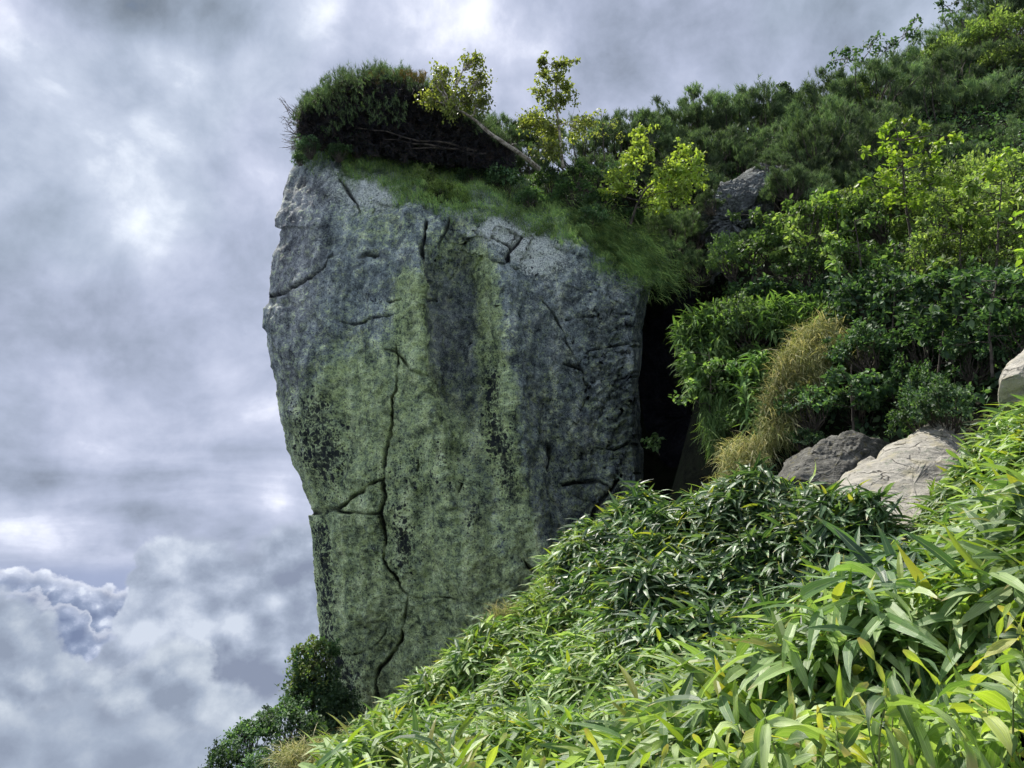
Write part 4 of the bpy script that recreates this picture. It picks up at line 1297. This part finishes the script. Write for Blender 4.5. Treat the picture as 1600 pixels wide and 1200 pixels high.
# ------------------------------------------------------------------ broad-leaved shrubs on the right
ORD = ['first', 'second', 'third', 'fourth', 'fifth', 'sixth', 'seventh', 'eighth', 'ninth', 'tenth', 'eleventh', 'twelfth', 'thirteenth', 'fourteenth',
       'fifteenth', 'sixteenth', 'seventeenth', 'eighteenth', 'nineteenth', 'twentieth']


def shrubs(lst, protos, label, group, cat='shrub', name='shrub', r0=0.95):
    rank = {q[:2]: i for i, q in enumerate(sorted(lst, key=lambda q: q[0]))}
    for i, (px, py, Y, R_) in enumerate(lst):
        s = R_ * Y / F / r0
        k0 = (px, py)
        if len(lst) > 6 and R_ > 36:
            px, py, Y = px + random.uniform(-16, 16), py + random.uniform(-20, 16), Y + random.uniform(-0.5, 0.5)
            s *= random.uniform(0.8, 1.2)
        s3 = (s * random.uniform(0.8, 1.15), s * random.uniform(0.8, 1.15), s * random.uniform(0.8, 1.4))
        make_plant(name, label + ', %s from the left' % ORD[rank[k0]], cat, group, protos[i % len(protos)], place(px, py, Y, 0.55 * s * 0.7), random.uniform(0, 6.28), s3, (random.uniform(-.3, .3), random.uniform(-.3, .3)))


shrubs([(1200, 385, 15.0, 62), (1260, 375, 14.6, 62), (1330, 370, 14.2, 64), (1385, 360, 13.8, 60), (1150, 420, 15.4, 45), (1240, 430, 14.4, 62), (1310, 430, 13.8, 65), (1380, 420, 13.4, 64)],
       SHRUBS, "leafy green shrub below the yellow rowan", "green shrubs below the rowan")
shrubs([(1450, 345, 13.6, 65), (1520, 335, 13.2, 68), (1590, 330, 12.6, 70), (1460, 405, 13.0, 64), (1540, 395, 12.4, 70), (1610, 400, 11.8, 72), (1350, 325, 14.8, 45), (1500, 300, 14.6, 60), (1580, 285, 14.4, 66), (1410, 330, 14.0, 50)],
       OLIVES, "sunlit olive shrub near the right edge", "olive shrubs at the right edge")
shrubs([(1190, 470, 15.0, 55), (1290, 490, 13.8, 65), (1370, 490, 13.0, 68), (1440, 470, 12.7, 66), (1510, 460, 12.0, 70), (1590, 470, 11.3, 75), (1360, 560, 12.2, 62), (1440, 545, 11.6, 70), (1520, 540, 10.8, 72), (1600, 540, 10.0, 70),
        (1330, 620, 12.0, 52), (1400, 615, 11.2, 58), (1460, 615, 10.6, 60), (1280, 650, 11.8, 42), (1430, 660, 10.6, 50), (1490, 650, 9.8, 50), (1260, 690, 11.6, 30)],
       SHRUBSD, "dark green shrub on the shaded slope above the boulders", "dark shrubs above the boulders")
shrubs([(1108, 520, 14.4, 46), (1160, 530, 14.0, 55), (1215, 540, 13.6, 55), (1122, 590, 13.9, 48), (1175, 600, 13.4, 56), (1152, 650, 13.1, 46), (1180, 640, 12.9, 40)],
       SHRUBS, "rounded green bush beside the dark cleft", "green bushes beside the cleft")
shrubs([(895, 305, 16.6, 36), (940, 320, 16.4, 36), (860, 290, 17.0, 34), (980, 345, 16.4, 34), (830, 310, 16.4, 30), (790, 290, 16.6, 34), (740, 280, 16.6, 30), (925, 345, 16.0, 26), (905, 275, 17.2, 34), (965, 285, 17.0, 34)],
       SHRUBSD, "small leafy shrub on the mossy top of the pillar", "small shrubs on top of the pillar")
shrubs([(690, 300, 15.9, 28), (670, 285, 16.1, 26), (715, 310, 15.8, 26), (665, 312, 15.8, 18)],
       OLIVES, "small olive shrub on the pillar's top rim", "olive shrubs on the rim")
shrubs([(485, 232, 16.3, 24), (505, 218, 16.4, 26), (470, 250, 16.2, 15), (530, 238, 16.2, 26), (560, 228, 16.6, 28)],
       SHRUBSD, "low dark bush on the pillar's left shoulder", "dark bushes on the left shoulder")
shrubs([(1480, 95, 24.0, 46), (1530, 70, 23.6, 52), (1590, 60, 23.4, 55), (1560, 110, 22.6, 50), (1340, 170, 22.8, 40), (1620, 110, 22.4, 50)],
       OLIVES, "light yellow-green shrub near the top of the right ridge", "light shrubs near the top right")
# lower left
shrubs([(500, 1065, 15.6, 46), (485, 1110, 15.2, 52), (520, 1120, 15.0, 40), (505, 1020, 15.9, 28)],
       OLIVES[:0] + SHRUBSD, "dark bush against the foot of the pillar", "bushes at the pillar's foot", 'bush', 'bush')
outlined_tree('young_tree', "young tree with a pale leafy top against the clouds left of the pillar's foot", "tree",
              [(505, 1180), (500, 1100), (490, 1030)], 15.3,
              [(462, 1020, 12, 70), (475, 1012, 10, 60), (490, 1000, 10, 40), (498, 1010, 12, 70), (492, 1040, 22, 160), (480, 1060, 22, 160), (500, 1080, 26, 180), (465, 1062, 8, 30)], M_OLIVE, M_BARK, seed=81, leaf=0.06, r0=0.04)
shrubs([(440, 1150, 14.2, 46), (395, 1165, 13.8, 42), (350, 1200, 13.4, 34), (460, 1105, 14.8, 30), (420, 1120, 14.6, 22), (375, 1150, 14.0, 22), (440, 1195, 13.2, 50), (500, 1180, 14.2, 48), (400, 1215, 13.0, 44), (480, 1150, 14.6, 40), (535, 1165, 14.4, 34)],
       SHRUBSD, "dark green bush in the low thicket at bottom left", "bushes at the bottom left", 'bush', 'bush')


# ------------------------------------------------------------------ grasses
def grass_clump(name, label, pts, dirs, L, material, seed, cat=None, tm=T_BLADEL, kind=None, jit=0.5, keep=1.0):
    r = np.random.default_rng(seed)
    pts = pts[r.random(len(pts)) < keep]
    n = len(pts)
    t = nrm(dirs + r.normal(size=(n, 3)) * jit)
    nn = nrm(np.array([0, 0, 1.0]) + r.normal(size=(n, 3)) * 0.3 - t * 0.2)
    V, F_ = scatter(tm, pts, t, nn, L * (0.6 + 0.7 * r.random(n)))
    o = link(name, build_mesh(name, V, [F_], material))
    return tag(o, label, cat, kind=kind)


def patch(px, py, Y, rx, ry, n, seed, dy=0.25):
    r = np.random.default_rng(seed)
    a = r.uniform(0, 2 * math.pi, n)
    q = np.sqrt(r.random(n))
    x = px + rx * q * np.cos(a)
    y = py + ry * q * np.sin(a)
    return P(x, y, Y + (np.asarray(y) - py) * -0.006 + r.uniform(-dy, dy, n))


DOWN = np.array([-0.45, -0.7, -0.1])
grass_clump('dry_grass', "tall dry yellowish grass tuft on the bank between green bushes and shade",
            np.concatenate([patch(1290, 540, 12.5, 46, 42, 2600, 91), patch(1250, 585, 12.3, 42, 46, 2600, 900), patch(1222, 645, 12.1, 30, 46, 2000, 901), patch(1330, 540, 12.5, 36, 26, 700, 902)]), np.array([-0.45, -0.5, 0.35]), 0.34, M_DRY, 191, 'grass tuft', jit=0.95)
grass_clump('dry_grass', "dry grass tuft hanging lower down beside the foot of the cleft",
            np.concatenate([patch(1160, 720, 11.8, 34, 36, 2000, 92), patch(1140, 775, 11.7, 32, 34, 1700, 903), patch(1190, 700, 11.8, 20, 26, 700, 904)]), np.array([-0.35, -0.6, 0.1]), 0.28, M_DRY, 192, 'grass tuft', jit=0.95)
grass_clump('green_grass', "bright green grass tuft arching over the bush beside the cleft",
            np.concatenate([patch(1098, 520, 13.7, 42, 32, 2200, 93), patch(1130, 500, 13.9, 44, 26, 1500, 905), patch(1098, 572, 13.6, 34, 44, 1900, 906), patch(1120, 580, 13.4, 46, 46, 2000, 907)]), np.array([-0.55, -0.6, 0.05]), 0.30, M_GRASS, 193, 'grass tuft', jit=0.8, tm=T_LEAFY, keep=0.42)
grass_clump('green_grass', "green grass hanging straight down into the dark cleft",
            patch(1118, 645, 13.1, 20, 46, 1100, 94), np.array([-0.15, -0.4, -0.8]), 0.42, M_GRASS, 194, 'grass tuft')
grass_clump('green_grass', "green grass spilling down between the bushes and the dry tuft",
            patch(1190, 610, 12.7, 34, 66, 2400, 95), np.array([-0.35, -0.6, -0.1]), 0.32, M_GRASS, 195, 'grass tuft', jit=0.8, tm=T_LEAFY, keep=0.45)
grass_clump('green_grass', "soft grass on the slope under the olive shrubs at mid right",
            patch(1250, 500, 13.4, 80, 34, 2600, 96), np.array([-0.35, -0.6, 0.3]), 0.30, M_GRASS, 196, 'grass tuft', jit=0.8, tm=T_LEAFY, keep=0.45)
grass_clump('brown_grass', "brownish grass tuft against the rock pillar at the edge of the bamboo grass",
            patch(800, 985, 9.75, 34, 30, 1500, 97), np.array([-0.1, -0.2, 1.0]), 0.26, M_DRY, 197, 'grass tuft', jit=0.35)
grass_clump('pale_grass', "pale sunlit grass under the bushes at the bottom edge left of the bamboo grass",
            np.concatenate([patch(510, 1190, 12.0, 75, 26, 2600, 98), patch(585, 1165, 11.0, 40, 24, 1200, 99)]), np.array([-0.2, -0.3, 0.8]), 0.32, M_DRY, 198, 'grass')


def top_mat():
    """sedge and moss draped over the sloping top of the tower"""
    r = np.random.default_rng(111)
    Vt, gx, gy, gn = TW
    T = np.interp(gx, TX[:, 0], TX[:, 1])
    edge = 14 * vnoise(np.stack([gx * 0.045, gx * 0, gx * 0], -1), 8) + 9 * vnoise(np.stack([gx * 0.16, gx * 0, gx * 0], -1), 9)
    keep = (gy < T + edge + 4)
    keep &= ~(((gx - 835) / 38) ** 2 + ((gy - 388) / 24) ** 2 < 1) & ~(((gx - 775) / 40) ** 2 + ((gy - 360) / 20) ** 2 < 1)
    keep &= ~((gx < 530) & (gy > 250) & (r.random(gx.shape) < 0.8))
    keep[-1] = False
    ii = np.argwhere(keep)
    # sample by area so that the mat has an even cover
    du = np.linalg.norm(Vt[ii[:, 0], np.minimum(ii[:, 1] + 1, Vt.shape[1] - 1)] - Vt[ii[:, 0], np.maximum(ii[:, 1] - 1, 0)], axis=1)
    dv = np.linalg.norm(Vt[ii[:, 0] + 1, ii[:, 1]] - Vt[ii[:, 0], ii[:, 1]], axis=1)
    w = du * dv
    pick = ii[r.choice(len(ii), 60000, p=w / w.sum())]
    x, y = gx[pick[:, 0], pick[:, 1]], gy[pick[:, 0], pick[:, 1]]
    pts = Vt[pick[:, 0], pick[:, 1]] + gn[pick[:, 0], pick[:, 1]] * (0.02 + 0.13 * r.random((60000, 1))) + r.normal(size=(60000, 3)) * 0.012
    # cushions: puff the mat along low-frequency lumps
    lump = fbm(pts * np.array([1.4, 1.4, 2.0]), 3, 15)
    pts = pts + np.array([0.0, -0.5, 0.5]) * (0.42 * np.maximum(lump, -0.05))[:, None]
    t = np.array([0.25, -0.6, -0.55]) + 0.35 * np.stack([lump, lump * 0, -lump], -1)
    n_ = len(pts)
    t = nrm(t + r.normal(size=(n_, 3)) * 0.35)
    nn = nrm(np.array([0, -0.3, 1.0]) + r.normal(size=(n_, 3)) * 0.3)
    V, F_ = scatter(T_BLADE, pts, t, nn, 0.15 * (0.6 + 0.7 * r.random(n_)))
    tag(link('sedge_mat', build_mesh('sedge_mat', V, [F_], M_MOSS)), "dark green sedge and moss mat draped over the sloping top of the rock pillar", 'ground cover', kind='stuff')
    # overhanging cushion on the right shoulder
    m = 15000
    a = r.random(m)
    cx = 900 + 130 * a
    cy = 345 + 95 * a ** 1.2
    x = cx + r.normal(size=m) * (20 + 8 * a)
    y = cy + r.normal(size=m) * 16 - 4
    pts = P(x, y, 15.55 + r.uniform(-0.25, 0.35, m) + 0.006 * (430 - y))
    t = nrm(np.array([0.75, -0.45, -0.55]) + r.normal(size=(m, 3)) * 0.4)
    V, F_ = scatter(T_BLADE, pts, t, nrm(np.array([0.2, -0.3, 1.0]) + r.normal(size=(m, 3)) * 0.6), 0.2 * (0.6 + 0.7 * r.random(m)))
    tag(link('grass_cushion', build_mesh('grass_cushion', V, [F_], M_MOSS)), "thick grass cushion overhanging the right shoulder of the rock pillar", 'grass tuft')


top_mat()


# ------------------------------------------------------------------ undergrowth covering the hillside soil
def undergrowth():
    r = np.random.default_rng(121)
    n = 60000
    x = r.uniform(2.5, 20, n)
    y = r.uniform(9.5, 25, n)
    z = ground(x, y)
    keep = (y > 9.8 + 0 * x) & (x > 3.6 + (y - 12) * 0.12)
    x, y, z = x[keep], y[keep], z[keep]
    m = len(x)
    pts = np.stack([x, y, z + 0.05 + 0.30 * r.random(m)], -1)
    nn = nrm(np.array([0, -0.3, 1.0]) + r.normal(size=(m, 3)) * 0.5)
    t = nrm(r.normal(size=(m, 3)) + np.array([-0.2, -0.4, -0.2]))
    V, F_ = scatter(T_DIAM, pts, t, nn, 0.11 * (0.6 + 0.8 * r.random(m)))
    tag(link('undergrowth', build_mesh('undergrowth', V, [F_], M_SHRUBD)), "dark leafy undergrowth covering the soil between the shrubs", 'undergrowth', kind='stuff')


undergrowth()


# ------------------------------------------------------------------ bamboo grass
def sasa_leaf_mesh(name, L, W, droop, twist, seed, material, fold=0.22, nseg=7):
    r = np.random.default_rng(seed)
    v, f = [], []
    for i in range(nseg + 1):
        t = i / nseg
        w = W * (math.sin(math.pi * min(1, t * 0.93 + 0.07) ** 0.72) ** 0.8) if 0 < i < nseg else (W * 0.12 if i == 0 else 0.0)
        a = droop * t
        u = L * (math.sin(a) / droop)
        z = -L * (1 - math.cos(a)) / droop
        tw = twist * t
        wav = 0.012 * math.sin(t * 7 + seed)
        nrm_ = Vector((math.sin(a), 0, math.cos(a)))
        for s in (1, 0.5, 0, -0.5, -1):
            q = Vector((u, 0, z)) + Vector((0, s * w * math.cos(tw), 0)) + nrm_ * (abs(s) * w * fold + s * w * math.sin(tw) + wav * abs(s) * s)
            v.append(tuple(q))
    for i in range(nseg):
        for j in range(4):
            a = i * 5 + j
            f.append((a, a + 1, a + 6, a + 5))
    ac = np.tile([1, .5, 0, -.5, -1], nseg + 1)
    al = np.repeat(np.linspace(0, 1, nseg + 1), 5)
    return build_mesh(name, np.array(v), [np.array(f)], material, True, dict(across=ac, along=al))


def leaf_set(material, tagn):
    return [sasa_leaf_mesh('leaf_' + tagn, L, W, d, tw, i, material) for i, (L, W, d, tw) in
            enumerate(((0.21, 0.014, 0.9, 0.3), (0.25, 0.017, 1.3, -0.5), (0.17, 0.0125, 0.6, 0.6), (0.28, 0.018, 1.7, 0.4), (0.24, 0.0155, 2.0, -0.7), (0.15, 0.0135, 1.1, 0.9)))]


LEAF_G = leaf_set(M_SASAO, 'green')
LEAF_Y = leaf_set(M_SASAYO, 'yellow')
LEAF_D = leaf_set(M_SASADRY, 'dry')
v_, f_ = tube(np.array([(0, 0, -0.45), (0.01, 0, -0.2), (0.0, 0.01, 0.0), (0.01, 0.0, 0.10)]), [0.0035, 0.003, 0.0028, 0.0015], 5)
STEM = build_mesh('cane', v_, [f_], M_STEM)


def sasa_proto(seed, n, yellow=0.08, dry=0.03, upright=0.0):
    r = random.Random(seed)
    e = bpy.data.objects.new('bamboo_plant', None)
    COL.objects.link(e)
    link('stem', STEM, e)
    a0 = r.uniform(0, 6.28)
    for i in range(n):
        q = r.random()
        st = LEAF_Y if q < yellow else (LEAF_D if q < yellow + dry else LEAF_G)
        o = link('leaf', st[r.randrange(6)], e)
        el = r.uniform(-0.7, 0.55) + upright
        o.rotation_mode = 'QUATERNION'
        q1 = Matrix.Rotation(a0 + i * 2.4 + r.uniform(-0.4, 0.4), 4, 'Z') @ Matrix.Rotation(-el, 4, 'Y') @ Matrix.Rotation(r.uniform(-0.5, 0.5), 4, 'X')
        o.rotation_quaternion = q1.to_quaternion()
        o.location = (0, 0, 0.10 - 0.02 * i * r.uniform(0.5, 1.2))
        s = r.uniform(0.75, 1.15)
        o.scale = (s, s, s)
    # young rolled shoot
    if r.random() < 0.35:
        o = link('leaf', LEAF_Y[2], e)
        o.rotation_mode = 'QUATERNION'
        o.rotation_quaternion = (Matrix.Rotation(r.uniform(0, 6.28), 4, 'Z') @ Matrix.Rotation(-1.35, 4, 'Y')).to_quaternion()
        o.location = (0, 0, 0.10)
        o.scale = (0.9, 0.8, 0.9)
    return e


def copy_tree(root):
    r = root.copy()
    COL.objects.link(r)
    for ch in root.children:
        c = ch.copy()
        COL.objects.link(c)
        c.parent = r
    return r


PROTO_NEAR = [sasa_proto(300 + i, 9 + i % 3, 0.12 if i % 3 else 0.42, 0.02, 0.15 if i % 3 == 0 else 0) for i in range(9)]


def project(x, y, z):
    d = y * CP + z * SP
    u = -y * SP + z * CP
    return 800 + F * x / d, 600 - F * u / d, d


# bamboo grass area in plan: everything nearer than the crest, left of the boulders
def in_sasa(x, y):
    crest = np.interp(x / y, [-0.30, -0.17, -0.08, 0.02, 0.08, 0.16, 0.23, 0.29, 0.37, 0.42, 0.48, 0.55, 0.62, 0.9],
                      [8.0, 9.6, 9.9, 10.3, 10.8, 11.2, 10.6, 9.8, 8.9, 8.2, 7.4, 7.6, 7.9, 7.5])
    return (y < crest) & (x / y > -0.26) & (x / y < 2.2)


NEAR_N = 0
def near_sasa():
    """the 300 plants that show largest, nearest first"""
    r = np.random.default_rng(131)
    n = 30000
    y = 0.75 + 8.0 * r.random(n)
    x = y * r.uniform(-0.25, 0.80, n)
    z = ground(x, y) + SH * (0.8 + 0.35 * r.random(n))
    px, py, d = project(x, y, z)
    ok = (px > 560) & (px < 1690) & (py < 1290) & (d > 1.45) & in_sasa(x, y)
    x, y, z, d, px, py = (a[ok] for a in (x, y, z, d, px, py))
    # thin to a minimum spacing
    order = np.argsort(d)
    chosen = []
    for i in order:
        if len(chosen) >= 300:
            break
        s = 0.078 + 0.010 * d[i]
        if all((x[i] - x[j]) ** 2 + (y[i] - y[j]) ** 2 > s * s for j in chosen[-120:]):
            chosen.append(i)
    for n_, i in enumerate(chosen):
        p = PROTO_NEAR[n_ % 9]
        o = p if n_ < 9 else copy_tree(p)
        o.location = (x[i], y[i], z[i])
        o.rotation_euler = (random.uniform(-.3, .3), random.uniform(-.3, .3), random.uniform(0, 6.28))
        s = random.uniform(0.5, 0.78)
        o.scale = (s, s, s)
        tag(o, "broad-leaved bamboo grass plant with long arching leaves in the nearest part of the slope", 'bamboo grass', "bamboo grass plants nearest the viewer", 'thing')
    return float(d[chosen[-1]]), np.array([(x[i], y[i]) for i in chosen])


d_lim, near_xy = near_sasa()


def far_sasa():
    r = np.random.default_rng(141)
    parts, partsy = [], []
    n = 420000
    y = 1.0 + 10.5 * np.sqrt(r.random(n))
    x = y * r.uniform(-0.26, 0.95, n)
    ok = in_sasa(x, y)
    x, y = x[ok], y[ok]
    # the slope goes on past the right edge of the view, a little thinner
    xe = r.uniform(3, 11, 16000)
    ye = r.uniform(1.0, 9.0, 16000)
    oke = (xe / ye > 0.72) & (xe / ye < 2.2) & in_sasa(xe, ye)
    x, y = np.concatenate([x, xe[oke]]), np.concatenate([y, ye[oke]])
    dens = np.interp(y, [1, 2.5, 5, 11], [1.0, 0.62, 0.42, 0.34])
    ok = r.random(len(x)) < dens * 0.42
    x, y = x[ok], y[ok]
    z0 = ground(x, y)
    lump = fbm(np.stack([x * 1.4, y * 1.4, x * 0], -1), 3, 17)
    px, py, d = project(x, y, z0 + SH)
    ok = (px > 520) & (px < 3400) & (py < 1330) & (py > 300) & (d > d_lim * 0.72)
    x, y, z0, lump, d = (a[ok] for a in (x, y, z0, lump, d))
    # each point is a cane top with several leaves
    m = len(x)
    print("sasa canes", m)
    hole = fbm(np.stack([x * 2.6, y * 2.6, x * 0 + 4], -1), 3, 19)
    mpx, mpy, _ = project(x, y, z0 + SH)
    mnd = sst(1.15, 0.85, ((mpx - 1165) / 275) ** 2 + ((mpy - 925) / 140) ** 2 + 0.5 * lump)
    pick = (mnd < 0.5) | (r.random(m) < 0.72)
    x, y, z0, lump, d, hole, mnd = (a[pick] for a in (x, y, z0, lump, d, hole, mnd))
    m = len(x)
    z0 = z0 + 0.26 * mnd
    h = SH * (0.62 + 0.62 * r.random(m) ** 1.5) + 0.24 * lump + 0.30 * hole
    nl = 5
    ci = np.repeat(np.arange(m), nl)
    a = np.tile(np.arange(nl), m) * 2.4 + r.uniform(0, 6.28, m)[ci] + r.normal(size=m * nl) * 0.3
    el = r.uniform(-0.85, 0.45, m * nl)
    t = np.stack([np.cos(a) * np.cos(el), np.sin(a) * np.cos(el), np.sin(el)], -1) + np.array([-0.25, -0.25, 0])
    pts = np.stack([x, y, z0 + h], -1)[ci] + r.normal(size=(m * nl, 3)) * np.array([0.03, 0.03, 0.03])
    t = t + (r.random((m * nl, 1)) < 0.12) * np.array([0, 0, 0.9])
    nn = nrm(np.array([0, 0, 1.0]) + r.normal(size=(m * nl, 3)) * 0.45)
    size = 0.235 * (0.65 + 0.6 * r.random(m * nl)) * (1 + 0.22 * mnd[ci])
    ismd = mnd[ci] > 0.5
    yel = r.random(m * nl) < (0.05 + 0.10 * (sst(0.0, 0.5, lump)[ci]))
    kind = r.integers(0, 3, m * nl)
    yel &= ~(ismd & (r.random(m * nl) < 0.6))
    dark = []
    for tpl in range(3):
        s = (kind == tpl) & ~yel & ~ismd
        parts.append(scatter(T_SASA[tpl], pts[s], t[s], nn[s], size[s]))
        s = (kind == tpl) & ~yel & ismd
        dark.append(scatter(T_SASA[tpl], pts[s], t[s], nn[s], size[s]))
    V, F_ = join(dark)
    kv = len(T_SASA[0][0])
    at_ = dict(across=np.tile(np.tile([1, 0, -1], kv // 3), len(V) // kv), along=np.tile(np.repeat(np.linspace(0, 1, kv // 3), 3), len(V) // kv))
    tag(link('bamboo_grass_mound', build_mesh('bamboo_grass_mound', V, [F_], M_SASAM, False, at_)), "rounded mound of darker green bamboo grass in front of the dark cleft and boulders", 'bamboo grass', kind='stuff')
    s = yel
    partsy.append(scatter(T_SASA[0], pts[s], t[s] + np.array([0, 0, 0.7]), nn[s], size[s] * 0.85))
    V, F_ = join(parts)
    print("sasa tris", len(F_))
    kv = len(T_SASA[0][0])
    ac = np.tile(np.tile([1, 0, -1], kv // 3), len(V) // kv)
    al = np.tile(np.repeat(np.linspace(0, 1, kv // 3), 3), len(V) // kv)
    o = link('bamboo_grass_mass', build_mesh('bamboo_grass_mass', V, [F_], M_SASA, False, dict(across=ac, along=al)))
    tag(o, "dense mass of bamboo grass leaves covering the slope below the rock pillar", 'bamboo grass', kind='stuff')
    V, F_ = join(partsy)
    o2 = link('young_bamboo_leaves', build_mesh('young_bamboo_leaves', V, [F_], M_SASAY))
    tag(o2, "scattered yellow-green young leaves among the bamboo grass", 'bamboo grass', kind='stuff')


far_sasa()
# fine yellowish grass sprinkled on the crest of the bamboo grass
rr = np.random.default_rng(151)
cx = rr.uniform(840, 1040, 2200)
cy = np.interp(cx, [840, 900, 950, 1040], [950, 868, 838, 822]) + np.abs(rr.normal(size=2200)) * 26
grass_clump('yellow_grass', "fine yellow-green grass along the sunlit crest of the bamboo grass", P(cx, cy - 12, 10.15 - (cy - 830) * 0.006 + rr.uniform(-.2, .2, 2200)), np.array([-0.1, -0.1, 1.0]), 0.20, M_BIRCHY, 199, 'grass', tm=T_BLADE)
print("objects", len(bpy.data.objects))
